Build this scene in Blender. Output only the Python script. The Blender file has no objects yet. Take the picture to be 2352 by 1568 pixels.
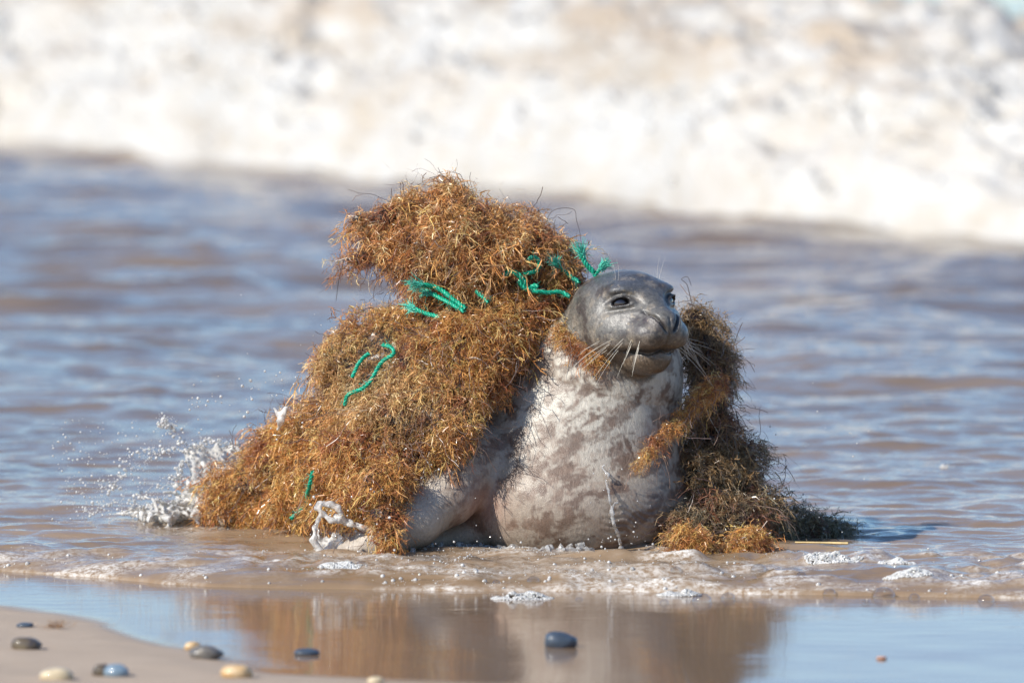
import bpy, math, random
import numpy as np
from mathutils import Vector, Matrix
rng = np.random.default_rng(7)
random.seed(7)
scene = bpy.context.scene
col = scene.collection

# ------------------------------------------------------------------ camera
CAM_D, CAM_H, FPX = 20.0, 1.8, 7880.0
PITCH = math.atan(493.0 / FPX)
cd = bpy.data.cameras.new('camera')
cam = bpy.data.objects.new('camera', cd); col.objects.link(cam)
cam.location = (0, -CAM_D, CAM_H)
cam.rotation_euler = (math.pi / 2 - PITCH, 0, 0)
cd.sensor_width = 36.0
cd.lens = 36.0 * FPX / 1024.0
cd.clip_start, cd.clip_end = 0.5, 6000.0
cd.dof.use_dof = True
cd.dof.focus_distance = 19.85
cd.dof.aperture_fstop = 3.1
scene.camera = cam

# ------------------------------------------------------------------ sky, sun, exposure
SUN = Vector((-0.66, -0.44, 0.62)).normalized()          # towards the sun
w = bpy.data.worlds.new('World'); scene.world = w; w.use_nodes = True
nt = w.node_tree; nt.nodes.clear()
sky = nt.nodes.new('ShaderNodeTexSky'); sky.sky_type = 'NISHITA'; sky.sun_disc = False
sky.sun_elevation = math.asin(SUN.z); sky.sun_rotation = math.atan2(SUN.x, SUN.y)
sky.air_density = 1.0; sky.dust_density = 0.0; sky.ozone_density = 7.0
bg = nt.nodes.new('ShaderNodeBackground'); bg.inputs[1].default_value = 0.13
wo = nt.nodes.new('ShaderNodeOutputWorld')
nt.links.new(sky.outputs[0], bg.inputs[0]); nt.links.new(bg.outputs[0], wo.inputs[0])
sl = bpy.data.lights.new('sun', 'SUN'); sl.energy = 5.0; sl.angle = math.radians(0.55); sl.color = (1.0, 0.95, 0.86)
so = bpy.data.objects.new('sun', sl); col.objects.link(so)
so.rotation_euler = SUN.to_track_quat('Z', 'Y').to_euler()
so.location = (-20, -15, 20)
scene.view_settings.view_transform = 'Standard'; scene.view_settings.look = 'None'
scene.view_settings.gamma = 1.0; scene.view_settings.exposure = 0.34
scene.view_settings.use_curve_mapping = False
scene.cycles.max_bounces = 8; scene.cycles.transparent_max_bounces = 12
scene.cycles.sample_clamp_indirect = 6.0
scene.cycles.caustics_reflective = False; scene.cycles.caustics_refractive = False

# ------------------------------------------------------------------ picture <-> place
CAMP = np.array([0, -CAM_D, CAM_H])
FW = np.array([0, math.cos(PITCH), -math.sin(PITCH)]); UP = np.array([0, math.sin(PITCH), math.cos(PITCH)])
K = 1024.0 / 2352.0
def ray(u, v):                                          # u, v on the 2352 px wide study copy
    px, py = u * K, v * K
    d = FW + np.array([1.0, 0, 0]) * (px - 512) / FPX + UP * (341 - py) / FPX
    return d
def at(u, v, Y):
    d = ray(u, v); t = (Y + CAM_D) / d[1]
    return CAMP + d * t
def ground(u, v, z=0.0):
    d = ray(u, v); t = (z - CAM_H) / d[2]
    return CAMP + d * t

# ------------------------------------------------------------------ numpy noise
def _h(ix, iy, iz, s):
    n = (ix * 374761393 + iy * 668265263 + iz * 2147483647 + s * 1274126177) & 0xFFFFFFFF
    n = ((n ^ (n >> 13)) * 1274126177) & 0xFFFFFFFF
    n = ((n ^ (n >> 16)) * 2246822519) & 0xFFFFFFFF
    return ((n ^ (n >> 15)) & 0xFFFFFF) / float(0xFFFFFF)
def vnoise(x, y, z=None, s=0):
    x = np.asarray(x, float); y = np.asarray(y, float)
    z = np.zeros_like(x) if z is None else np.asarray(z, float)
    x0, y0, z0 = np.floor(x), np.floor(y), np.floor(z)
    fx, fy, fz = x - x0, y - y0, z - z0
    fx, fy, fz = [f * f * f * (f * (f * 6 - 15) + 10) for f in (fx, fy, fz)]
    x0, y0, z0 = x0.astype(np.int64), y0.astype(np.int64), z0.astype(np.int64)
    r = 0
    for a in (0, 1):
        for b in (0, 1):
            for c in (0, 1):
                wt = (fx if a else 1 - fx) * (fy if b else 1 - fy) * (fz if c else 1 - fz)
                r = r + wt * _h(x0 + a, y0 + b, z0 + c, s)
    return r * 2 - 1
def fbm(x, y, z=None, s=0, o=4, g=0.5):
    r, a, f, t = 0, 1.0, 1.0, 0
    for i in range(o):
        r = r + a * vnoise(np.asarray(x) * f + 17.3 * i, np.asarray(y) * f - 9.1 * i, None if z is None else np.asarray(z) * f, s + i); t += a; a *= g; f *= 2.03
    return r / t
def sstep(a, b, x):
    t = np.clip((x - a) / (b - a), 0, 1); return t * t * (3 - 2 * t)
def lerp(a, b, t):
    return a + (b - a) * t[..., None]

# ------------------------------------------------------------------ mesh helpers
def mesh_obj(name, V, F, mat, cols=None, smooth=True, parent=None, attrs=None):
    V = np.ascontiguousarray(V, np.float32); F = np.ascontiguousarray(F, np.int32)
    n = F.shape[1]
    me = bpy.data.meshes.new(name)
    me.vertices.add(len(V)); me.vertices.foreach_set('co', V.ravel())
    me.loops.add(F.size); me.loops.foreach_set('vertex_index', F.ravel())
    me.polygons.add(len(F)); me.polygons.foreach_set('loop_start', np.arange(0, F.size, n, dtype=np.int32))
    me.update(calc_edges=True)
    me.polygons.foreach_set('use_smooth', np.full(len(F), smooth))
    if cols is not None:
        a = me.color_attributes.new('col', 'FLOAT_COLOR', 'POINT')
        c4 = np.ones((len(V), 4), np.float32); c4[:, :3] = cols
        a.data.foreach_set('color', c4.ravel())
    for k, val in (attrs or {}).items():
        a = me.attributes.new(k, 'FLOAT', 'POINT'); a.data.foreach_set('value', np.ascontiguousarray(val, np.float32))
    me.update()
    o = bpy.data.objects.new(name, me); col.objects.link(o)
    if mat: me.materials.append(mat)
    if parent: adopt(o, parent)
    return o
def adopt(o, parent):
    o.parent = parent; o.matrix_parent_inverse = Matrix.Translation(-parent.location)
def empty(name, loc):
    o = bpy.data.objects.new(name, None); col.objects.link(o); o.location = loc; o.empty_display_size = 0.1; return o
def tag(o, label=None, cat=None, group=None, kind=None):
    for k, v in (('label', label), ('category', cat), ('group', group), ('kind', kind)):
        if v: o[k] = v
    return o
def grid_faces(nr, nc):
    i = np.arange(nr - 1)[:, None] * nc + np.arange(nc - 1)[None, :]
    i = i.ravel(); return np.stack([i, i + 1, i + nc + 1, i + nc], 1)
def join(parts):                                        # [(V, F, C)] of quads -> one
    Vs, Fs, Cs, n = [], [], [], 0
    for V, F, C in parts:
        Vs.append(V); Fs.append(F + n); Cs.append(np.broadcast_to(C, V.shape)); n += len(V)
    return np.concatenate(Vs), np.concatenate(Fs), np.concatenate(Cs)

# ------------------------------------------------------------------ signed distance shapes -> surface nets
def smin(a, b, k):
    h = np.maximum(k - np.abs(a - b), 0) / k
    return np.minimum(a, b) - h * h * k * 0.25
def ell(p, c, r):
    q = p - np.asarray(c); r = np.asarray(r, float)
    k0 = np.sqrt(((q / r) ** 2).sum(-1)); k1 = np.sqrt(((q / (r * r)) ** 2).sum(-1)) + 1e-9
    return k0 * (k0 - 1) / k1
def cone(p, a, b, ra, rb):
    a = np.asarray(a, float); b = np.asarray(b, float); ab = b - a
    t = np.clip(((p - a) @ ab) / (ab @ ab), 0, 1)
    return np.sqrt(((p - a - t[..., None] * ab) ** 2).sum(-1)) - (ra + (rb - ra) * t)
def nets(fun, lo, hi, h, B=8, project=2, CH=400):
    lo = np.asarray(lo, float); hi = np.asarray(hi, float)
    nb = np.ceil((hi - lo) / (B * h)).astype(int)
    bi = np.stack(np.meshgrid(*[np.arange(n) for n in nb], indexing='ij'), -1).reshape(-1, 3)
    d = fun(lo + (bi + 0.5) * B * h)
    bi = bi[np.abs(d) < 0.9 * B * h * 1.5]
    off = np.stack(np.meshgrid(*[np.arange(B + 1)] * 3, indexing='ij'), -1).reshape(-1, 3)
    gi = bi[:, None, :] * B + off[None]
    vals = np.empty(gi.shape[:2])
    for s in range(0, len(bi), CH):
        g = gi[s:s + CH]; vals[s:s + CH] = fun((lo + g * h).reshape(-1, 3)).reshape(g.shape[:2])
    vals = vals.reshape(-1, B + 1, B + 1, B + 1)
    corners = [(a, b, c) for a in (0, 1) for b in (0, 1) for c in (0, 1)]
    cv = np.stack([vals[:, a:a + B, b:b + B, c:c + B] for a, b, c in corners], -1).reshape(-1, 8)
    ci = (bi[:, None, :] * B + np.stack(np.meshgrid(*[np.arange(B)] * 3, indexing='ij'), -1).reshape(1, -1, 3)).reshape(-1, 3)
    ins = cv < 0; act = ins.any(1) & ~ins.all(1)
    cv, ci, ins = cv[act], ci[act], ins[act]
    co = np.array(corners, float); acc = np.zeros((len(cv), 3)); cnt = np.zeros(len(cv))
    for i in range(8):
        for j in range(i + 1, 8):
            if np.abs(co[i] - co[j]).sum() != 1: continue
            m = ins[:, i] != ins[:, j]
            t = cv[m, i] / (cv[m, i] - cv[m, j])
            acc[m] += co[i] + t[:, None] * (co[j] - co[i]); cnt[m] += 1
    V = lo + (ci + acc / cnt[:, None]) * h
    N = nb * B + 2
    key = (ci[:, 0] * N[1] + ci[:, 1]) * N[2] + ci[:, 2]
    order = np.argsort(key); sk = key[order]
    def find(c):
        k = (c[:, 0] * N[1] + c[:, 1]) * N[2] + c[:, 2]
        i = np.clip(np.searchsorted(sk, k), 0, len(sk) - 1)
        return np.where(sk[i] == k, order[i], -1)
    F = []
    for ax, cidx in ((0, 4), (1, 2), (2, 1)):
        m = ins[:, 0] != ins[:, cidx]
        c = ci[m]; a1, a2 = (ax + 1) % 3, (ax + 2) % 3
        e1 = np.zeros(3, int); e1[a1] = 1; e2 = np.zeros(3, int); e2[a2] = 1
        q = np.stack([find(c), find(c - e1), find(c - e1 - e2), find(c - e2)], 1)
        fl = ~ins[m, 0]
        q[fl] = q[fl][:, ::-1]
        F.append(q[(q >= 0).all(1)])
    F = np.concatenate(F)
    for _ in range(project):
        e = h * 0.35
        d0 = fun(V)
        g = np.stack([fun(V + e * np.eye(3)[i]) - fun(V - e * np.eye(3)[i]) for i in range(3)], 1) / (2 * e)
        st = -d0[:, None] * g / np.maximum((g * g).sum(1), 0.25)[:, None]
        V = V + np.clip(st, -h * 0.7, h * 0.7)
    return V, F

# ------------------------------------------------------------------ materials
def new_mat(name):
    m = bpy.data.materials.new(name); m.use_nodes = True
    return m, m.node_tree, m.node_tree.nodes['Principled BSDF']
def node(t, kind, **kw):
    n = t.nodes.new(kind)
    for k, v in kw.items(): setattr(n, k, v)
    return n
def ramp(t, src, stops):
    r = node(t, 'ShaderNodeValToRGB')
    e = r.color_ramp.elements
    while len(e) < len(stops): e.new(0.5)
    for i, (p, c) in enumerate(stops):
        e[i].position = p; e[i].color = (*c, 1) if not np.isscalar(c) else (c, c, c, 1)
    t.links.new(src, r.inputs[0]); return r.outputs[0]
def noise(t, scale, detail=3, rough=0.55, stretch=None, rot=(0, 0, 0), coord='Object'):
    tc = node(t, 'ShaderNodeTexCoord'); src = tc.outputs[coord]
    if stretch:
        mp = node(t, 'ShaderNodeMapping'); mp.inputs['Scale'].default_value = stretch; mp.inputs['Rotation'].default_value = rot
        t.links.new(src, mp.inputs[0]); src = mp.outputs[0]
    n = node(t, 'ShaderNodeTexNoise'); n.inputs['Scale'].default_value = scale
    n.inputs['Detail'].default_value = detail; n.inputs['Roughness'].default_value = rough
    t.links.new(src, n.inputs['Vector']); return n.outputs[0]
def bump(t, h, strength, dist, normal=None):
    b = node(t, 'ShaderNodeBump'); b.inputs['Strength'].default_value = strength; b.inputs['Distance'].default_value = dist
    t.links.new(h, b.inputs['Height'])
    if normal: t.links.new(normal, b.inputs['Normal'])
    return b.outputs[0]
def mix(t, fac, a, b, kind='MIX'):
    m = node(t, 'ShaderNodeMix', data_type='RGBA', blend_type=kind)
    for s, v in ((m.inputs[0], fac), (m.inputs[6], a), (m.inputs[7], b)):
        if hasattr(v, 'is_linked'): t.links.new(v, s)
        elif np.isscalar(v): s.default_value = v
        else: s.default_value = (*v, 1)
    return m.outputs[2]
def attr(t, name):
    a = node(t, 'ShaderNodeAttribute'); a.attribute_name = name; return a
def mrange(t, src, a, b, c, d):
    m = node(t, 'ShaderNodeMapRange')
    for i, v in enumerate((a, b, c, d)): m.inputs[i + 1].default_value = v
    t.links.new(src, m.inputs[0]); return m.outputs[0]

def mat_sand():
    m, t, b = new_mat('sand'); L = t.links.new
    wet = attr(t, 'wet').outputs['Fac']
    sp = noise(t, 900, 2, 0.7); mot = noise(t, 5, 4)
    dry = mix(t, ramp(t, sp, [(0.3, 0.0), (0.7, 1.0)]), (0.30, 0.225, 0.16), (0.52, 0.41, 0.31))
    dry = mix(t, ramp(t, mot, [(0.35, 0.0), (0.7, 0.35)]), dry, (0.30, 0.23, 0.17))
    wetc = mix(t, ramp(t, sp, [(0.3, 0.0), (0.7, 1.0)]), (0.185, 0.115, 0.062), (0.27, 0.175, 0.10))
    L(mix(t, wet, dry, wetc), b.inputs['Base Color'])
    b.inputs['Roughness'].default_value = 0.85
    L(bump(t, sp, 0.5, 0.002), b.inputs['Normal'])
    b.inputs['Coat IOR'].default_value = 1.36
    L(wet, b.inputs['Coat Weight'])
    L(mrange(t, wet, 0.2, 1.0, 0.35, 0.035), b.inputs['Coat Roughness'])
    rip = noise(t, 9, 3, 0.6, (0.55, 2.2, 1))
    fine = noise(t, 160, 2, 0.5, (0.6, 1.5, 1))
    L(bump(t, fine, 0.10, 0.0006, bump(t, rip, 0.22, 0.004)), b.inputs['Coat Normal'])
    return m
def mat_water():
    m, t, b = new_mat('sea_water'); L = t.links.new
    foam = attr(t, 'foam').outputs['Fac']
    mot = noise(t, 1.3, 4, 0.6, (0.6, 1.6, 1))
    c = mix(t, ramp(t, mot, [(0.35, 0.0), (0.68, 1.0)]), (0.13, 0.09, 0.058), (0.24, 0.17, 0.11))
    fr = noise(t, 60, 5, 0.75)
    f2 = node(t, 'ShaderNodeMath', operation='MULTIPLY'); L(foam, f2.inputs[0]); L(ramp(t, fr, [(0.40, 0.0), (0.62, 1.0)]), f2.inputs[1])
    c = mix(t, attr(t, 'shallow').outputs['Fac'], c, mix(t, ramp(t, mot, [(0.3, 0.0), (0.7, 1.0)]), (0.19, 0.125, 0.073), (0.30, 0.21, 0.132)))
    L(mix(t, f2.outputs[0], c, (0.74, 0.70, 0.64)), b.inputs['Base Color'])
    b.inputs['IOR'].default_value = 1.33
    L(mrange(t, f2.outputs[0], 0, 1, 0.045, 0.35), b.inputs['Roughness'])
    n1 = noise(t, 9, 4, 0.6, (0.6, 1.5, 1)); n2 = noise(t, 40, 3, 0.6, (0.7, 1.4, 1)); n3 = noise(t, 230, 2, 0.6)
    L(bump(t, n3, 0.25, 0.0008, bump(t, n2, 0.4, 0.0044, bump(t, n1, 0.5, 0.0075))), b.inputs['Normal'])
    return m
def mat_surf():
    m, t, b = new_mat('surf_foam'); L = t.links.new
    br = attr(t, 'brown').outputs['Fac']
    fr = noise(t, 14, 5, 0.7); fl_ = noise(t, 3.2, 5, 0.7)
    c = mix(t, ramp(t, fl_, [(0.44, 0.0), (0.68, 0.75)]), (0.78, 0.76, 0.715), (0.68, 0.585, 0.455))
    L(mix(t, br, c, (0.50, 0.36, 0.225)), b.inputs['Base Color'])
    b.inputs['Roughness'].default_value = 0.45
    b.inputs['Subsurface Weight'].default_value = 0.0
    L(bump(t, fr, 0.9, 0.05), b.inputs['Normal'])
    tr = node(t, 'ShaderNodeBsdfTranslucent'); tr.inputs[0].default_value = (0.80, 0.76, 0.70, 1)
    ms = node(t, 'ShaderNodeMixShader'); ms.inputs[0].default_value = 0.22
    L(b.outputs[0], ms.inputs[1]); L(tr.outputs[0], ms.inputs[2]); L(ms.outputs[0], t.nodes['Material Output'].inputs[0])
    return m
def mat_vcol(name, rough=0.35, spec=0.5, coat=0.0, transl=0.0, scale=60, amount=0.5):
    m, t, b = new_mat(name); L = t.links.new
    c = attr(t, 'col').outputs['Color']
    n = noise(t, scale, 3, 0.6)
    c2 = mix(t, 1.0, c, ramp(t, n, [(0.3, 1 - amount), (0.7, 1.0)]), 'MULTIPLY')
    L(c2, b.inputs['Base Color'])
    b.inputs['Roughness'].default_value = rough; b.inputs['Specular IOR Level'].default_value = spec
    b.inputs['Coat Weight'].default_value = coat; b.inputs['Coat Roughness'].default_value = 0.12
    if transl:
        tr = node(t, 'ShaderNodeBsdfTranslucent'); L(c2, tr.inputs[0])
        ms = node(t, 'ShaderNodeMixShader'); ms.inputs[0].default_value = transl
        L(b.outputs[0], ms.inputs[1]); L(tr.outputs[0], ms.inputs[2])
        L(ms.outputs[0], t.nodes['Material Output'].inputs[0])
    return m
def mat_fur():
    m, t, b = new_mat('wet_seal_fur'); L = t.links.new
    c = attr(t, 'col').outputs['Color']
    st = noise(t, 26, 5, 0.7, (5, 5, 1.3), (0.15, 0.62, 0.1))
    gr = noise(t, 420, 2, 0.7)
    hd = attr(t, 'head').outputs['Fac']
    c2 = mix(t, 0.5, c, ramp(t, st, [(0.25, 0.52), (0.62, 1.0)]), 'MULTIPLY')
    c2 = mix(t, mrange(t, hd, 0, 1, 0.25, 0.75), c2, ramp(t, gr, [(0.3, 0.45), (0.72, 1.45)]), 'MULTIPLY')
    mt = noise(t, 130, 3, 0.7)
    c2 = mix(t, mrange(t, hd, 0, 1, 0.15, 0.7), c2, ramp(t, mt, [(0.35, 0.55), (0.68, 1.4)]), 'MULTIPLY')
    L(c2, b.inputs['Base Color'])
    L(mrange(t, hd, 0, 1, 0.5, 0.38), b.inputs['Roughness'])
    b.inputs['Specular IOR Level'].default_value = 0.45
    L(mrange(t, hd, 0, 1, 0.22, 0.42), b.inputs['Coat Weight']); b.inputs['Coat Roughness'].default_value = 0.19
    lm = noise(t, 70, 4, 0.65)
    L(bump(t, gr, 0.6, 0.002, bump(t, lm, 0.4, 0.003, bump(t, st, 0.55, 0.004))), b.inputs['Normal'])
    L(bump(t, gr, 0.4, 0.0015, bump(t, lm, 0.45, 0.003)), b.inputs['Coat Normal'])
    return m
def mat_plain(name, c, rough=0.5, coat=0.0, var=0.35, scale=40, c2=None, bs=0.3):
    m, t, b = new_mat(name); L = t.links.new
    n = noise(t, scale, 4, 0.65)
    L(mix(t, ramp(t, n, [(0.35, 0.0), (0.68, 1.0)]), c, c2 or tuple(x * (1 - var) for x in c)), b.inputs['Base Color'])
    b.inputs['Roughness'].default_value = rough; b.inputs['Coat Weight'].default_value = coat; b.inputs['Coat Roughness'].default_value = 0.1
    L(bump(t, noise(t, scale * 6, 3), bs, 0.002), b.inputs['Normal'])
    return m
def mat_splash(name, c, milky, rough=0.03):
    m, t, b = new_mat(name); L = t.links.new
    t.nodes.remove(b)
    n = noise(t, 70, 4, 0.65)
    nb = bump(t, n, 0.35, 0.004)
    tr = node(t, 'ShaderNodeBsdfTransparent'); tr.inputs[0].default_value = (0.95, 0.94, 0.92, 1)
    df = node(t, 'ShaderNodeBsdfDiffuse'); df.inputs[0].default_value = (*c, 1); L(nb, df.inputs['Normal'])
    tl = node(t, 'ShaderNodeBsdfTranslucent'); tl.inputs[0].default_value = (*c, 1)
    m0 = node(t, 'ShaderNodeMixShader'); m0.inputs[0].default_value = 0.3; L(df.outputs[0], m0.inputs[1]); L(tl.outputs[0], m0.inputs[2])
    m1 = node(t, 'ShaderNodeMixShader'); L(ramp(t, n, [(0.36, milky * 0.45), (0.60, min(1.0, milky * 1.5))]), m1.inputs[0])
    L(tr.outputs[0], m1.inputs[1]); L(m0.outputs[0], m1.inputs[2])
    gl = node(t, 'ShaderNodeBsdfGlossy'); gl.inputs['Roughness'].default_value = rough; L(nb, gl.inputs['Normal'])
    fr = node(t, 'ShaderNodeFresnel'); fr.inputs['IOR'].default_value = 1.33; L(nb, fr.inputs['Normal'])
    m2 = node(t, 'ShaderNodeMixShader'); L(mrange(t, fr.outputs[0], 0, 1, 0.03, 0.95), m2.inputs[0])
    L(m1.outputs[0], m2.inputs[1]); L(gl.outputs[0], m2.inputs[2]); L(m2.outputs[0], t.nodes['Material Output'].inputs[0])
    return m
def mat_bubble():
    m, t, b = new_mat('bubble_film'); L = t.links.new
    g = node(t, 'ShaderNodeBsdfGlossy'); g.inputs['Roughness'].default_value = 0.03
    tr = node(t, 'ShaderNodeBsdfTransparent'); tr.inputs[0].default_value = (0.94, 0.93, 0.91, 1)
    lw = node(t, 'ShaderNodeLayerWeight'); lw.inputs[0].default_value = 0.45
    ms = node(t, 'ShaderNodeMixShader'); L(mrange(t, lw.outputs['Facing'], 0, 1, 0.04, 0.42), ms.inputs[0])
    L(tr.outputs[0], ms.inputs[1]); L(g.outputs[0], ms.inputs[2]); L(ms.outputs[0], t.nodes['Material Output'].inputs[0])
    t.nodes.remove(b)
    return m
M = dict(sand=mat_sand(), water=mat_water(), surf=mat_surf(), fur=mat_fur(),
         weed=mat_vcol('seaweed', 0.30, 0.5, 0.12, 0.22, 90, 0.25),
         rope=mat_vcol('green_rope', 0.4, 0.4, 0.1, 0.0, 300, 0.35),
         splash=mat_splash('splash_water', (0.97, 0.93, 0.86), 0.60), clear=mat_splash('clear_water', (0.92, 0.91, 0.89), 0.30),
         froth=mat_splash('froth', (0.93, 0.91, 0.87), 0.75, 0.08), bubble=mat_bubble())

# ------------------------------------------------------------------ SAND
EDGE = [(-700, 1320), (-300, 1315), (0, 1311), (475, 1347), (1000, 1356), (1600, 1360), (2352, 1374), (2800, 1382), (3500, 1390)]
eg = np.array([ground(u, v)[:2] for u, v in EDGE])
def y_edge(x):
    return np.interp(x, eg[:, 0], eg[:, 1]) + 0.022 * fbm(x * 3, x * 0, s=31) + 0.01 * fbm(x * 14, x * 0 + 4, s=32, o=2)
DRY = [(-900, 1375), (-300, 1385), (0, 1393), (130, 1408), (230, 1428), (330, 1468), (450, 1500), (600, 1540), (760, 1556), (1000, 1570), (1500, 1590), (2600, 1630), (4000, 1680)]
dg = np.array([ground(u, v)[:2] for u, v in DRY])
def sand_z(x, y):
    under = -0.02 * np.maximum(y + 0.2, 0)
    dryd = np.interp(x, dg[:, 0], dg[:, 1]) - y
    z = 0.0035 * fbm(x * 1.6, y * 1.1, s=3, o=3) + 0.012 * sstep(-0.15, 0.5, dryd) + np.maximum(under, -3.0)
    z = z + 0.003 * fbm(x * 9, y * 9, s=6, o=3) * sstep(0, 0.2, dryd)
    return z
xs = np.concatenate([-np.geomspace(1500, 2.5, 40), np.arange(-2.45, 2.46, 0.022), np.geomspace(2.5, 1500, 40)])
ys = np.concatenate([-20 - np.geomspace(400, 0.5, 16), np.arange(-20, -4.2, 0.5), np.arange(-4.0, 0.2, 0.014), np.geomspace(0.3, 3000, 30)])
X, Y = np.meshgrid(xs, ys)
dd = np.interp(X, dg[:, 0], dg[:, 1]) - Y + 0.10 * fbm(X * 2.2, Y * 5.0, s=11, o=3)
wet = 1 - sstep(-0.10, 0.16, dd)
mesh_obj('sand', np.stack([X, Y, sand_z(X, Y)], -1).reshape(-1, 3), grid_faces(len(ys), len(xs)), M['sand'], attrs={'wet': wet.ravel()})['kind'] = 'structure'

# ------------------------------------------------------------------ SEA
def billow(x, y, t):                                     # rounded lumps of froth and water along the leading edge
    a = np.exp(-((t - 0.15) / 0.45) ** 2) * (0.35 + 0.65 * sstep(-0.9, 0.5, x)) * (0.55 + 0.6 * fbm(x * 2.2, y * 4, s=50, o=2))
    return np.maximum(a, 0) * (0.034 * np.abs(vnoise(x * 9, y * 13, s=51)) + 0.018 * np.abs(vnoise(x * 22, y * 30, s=52)))
def water_pos(x, t):
    ye = y_edge(x)
    y = -0.85 + (ye + 0.85) * np.exp(-t / 1.5) + t
    ramp_in = 1 - np.exp(-t / 0.10)
    z = 0.036 * ramp_in + 0.0
    near = sstep(0.0, 0.9, t); mid = sstep(1.0, 7.0, t); far = sstep(6.0, 16.0, t)
    wx = x + 0.4 * fbm(x * 0.6, y * 0.6, s=40, o=2); wy = y + 0.25 * x * 0.6
    r1 = 1 - np.abs(fbm(wx * 0.38, wy * 0.62, s=41, o=3)) * 2.2
    r2 = 1 - np.abs(fbm(wx * 1.3, wy * 2.3, s=43, o=2)) * 2.2
    z = z + ramp_in * billow(x, y, t)
    z = z + ramp_in * (0.015 * fbm(x * 7, y * 13, s=45, o=3) * (0.5 + 0.8 * np.exp(-t / 0.8))
         + 0.013 * near * fbm(wx * 2.6, wy * 5.5, s=47, o=3)
         + mid * (0.012 * r2 + 0.040 * r1 + 0.005 * fbm(wx * 3.5, wy * 8, s=49, o=3)) + far * 0.04 * r1)
    return y, z
ts = [0.0]; dt = 0.012
while ts[-1] < 3000:
    t = ts[-1]; ts.append(t + 0.012 * (1 + t / 4) + max(0, t - 45) * 0.12)
ts = np.array(ts)
xw = np.concatenate([-np.geomspace(1500, 3.7, 46), np.arange(-3.6, -1.5, 0.045), np.arange(-1.5, 1.6, 0.0155), np.arange(1.62, 3.61, 0.045), np.geomspace(3.7, 1500, 46)])
X, T = np.meshgrid(xw, ts)
Yw, Zw = water_pos(X, T)
Zw[0] = -0.01
foam = 0.75 * np.exp(-(T / 0.30) ** 2) * sstep(-0.25, 0.35, fbm(X * 3.5, Yw * 7, s=61, o=3))
foam += 0.5 * np.exp(-((Yw + 0.45) / 0.22) ** 2) * sstep(0.0, 0.35, fbm(X * 5, Yw * 14, s=62, o=3)) * sstep(-1.6, -0.6, X)
foam += 0.55 * np.exp(-(((X + 0.75) / 0.45) ** 2 + ((Yw - 0.55) / 0.3) ** 2)) * sstep(-0.2, 0.3, fbm(X * 6, Yw * 12, s=63, o=3))
bl_ = billow(X, Yw, T)
rr_ = np.sqrt(((X - 0.16) / 0.30) ** 2 + ((Yw - 0.06) / 0.32) ** 2)
foam += 0.9 * np.exp(-((rr_ - 1.08) / 0.20) ** 2) * (Yw < 0.2) * sstep(-0.25, 0.25, fbm(X * 9, Yw * 12, s=67, o=3))
foam += 0.9 * sstep(0.006, 0.018, bl_) * sstep(-0.1, 0.25, fbm(X * 9, Yw * 14, s=64, o=2))
mesh_obj('sea', np.stack([X, Yw, Zw], -1).reshape(-1, 3), grid_faces(len(ts), len(xw)), M['water'], attrs={'foam': np.clip(foam, 0, 1).ravel(), 'shallow': (1 - sstep(0.0, 3.5, Yw + 0.5 * fbm(X * 1.2, Yw * 1.2, s=66))).ravel()})['kind'] = 'structure'
def water_z(x, y):                                       # height of the sheet near the shore
    x = np.atleast_1d(np.asarray(x, float)); y = np.atleast_1d(np.asarray(y, float))
    t = y - y_edge(x)
    for _ in range(4): t = t - (water_pos(x, np.maximum(t, 0))[0] - y)
    return water_pos(x, np.maximum(t, 0))[1]

# ------------------------------------------------------------------ BREAKING WAVE
FR = [(-1400, 262), (-700, 300), (0, 338), (250, 372), (500, 396), (760, 408), (1100, 452), (1350, 478), (1600, 512), (1900, 536), (2352, 550), (3000, 575), (4000, 600)]
fg = np.array([ground(u, v, 0.06)[:2] for u, v in FR])
fx = np.concatenate([[-40], fg[:, 0], [40]]); fy = np.concatenate([[fg[0, 1] + 14], fg[:, 1], [fg[-1, 1] - 10]])
xs = np.concatenate([-np.geomspace(40, 5.6, 30), np.arange(-5.5, 5.51, 0.045), np.geomspace(5.6, 40, 30)])
ws = np.concatenate([np.linspace(0, 2.4, 100), np.linspace(2.45, 8, 75), np.linspace(8.3, 30, 20)])
X, Wv = np.meshgrid(xs, ws)
front = np.interp(X, fx, fy) + 0.7 * fbm(X * 0.9, X * 0, s=70, o=3)
prof = np.interp(Wv, [0, 0.15, 0.5, 1.1, 2.2, 3.6, 5.0, 7.5, 12, 30], [-0.05, 0.16, 0.38, 0.58, 0.82, 0.98, 1.0, 0.75, 0.35, -0.2])
hgt = prof * (1 + 0.16 * fbm(X * 0.7, Wv * 0.4, s=71, o=3)) * (1 - 0.10 * sstep(1.2, 2.6, X) * sstep(4.5, 3.0, X))
amp = sstep(0.0, 0.4, Wv) * (1 - 0.8 * sstep(8, 16, Wv))
lump = fbm(X * 2.2, Wv * 2.2, s=72, o=4); rid = 1 - np.abs(fbm(X * 3.5, Wv * 3.5, s=74, o=3)) * 2
Z = hgt + amp * (0.12 * lump + 0.05 * rid + 0.09 * fbm(X * 11, Wv * 11, s=73, o=3))
Yv = front + Wv * 1.0 - amp * 0.22 * fbm(X * 1.8 + 40, Wv * 2.5, s=75, o=3)
brown = sstep(-0.12, 0.40, fbm(X * 2.3 + 9, Z * 3.4 + Wv * 0.9, s=77, o=5, g=0.7)) * (0.16 + 0.5 * sstep(0.45, 0.95, Z))
brown = np.maximum(brown, 0.85 * (1 - sstep(0.0, 0.10, Wv)))
brown = np.maximum(brown, 0.9 * sstep(6.5, 9.5, Wv))
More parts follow.
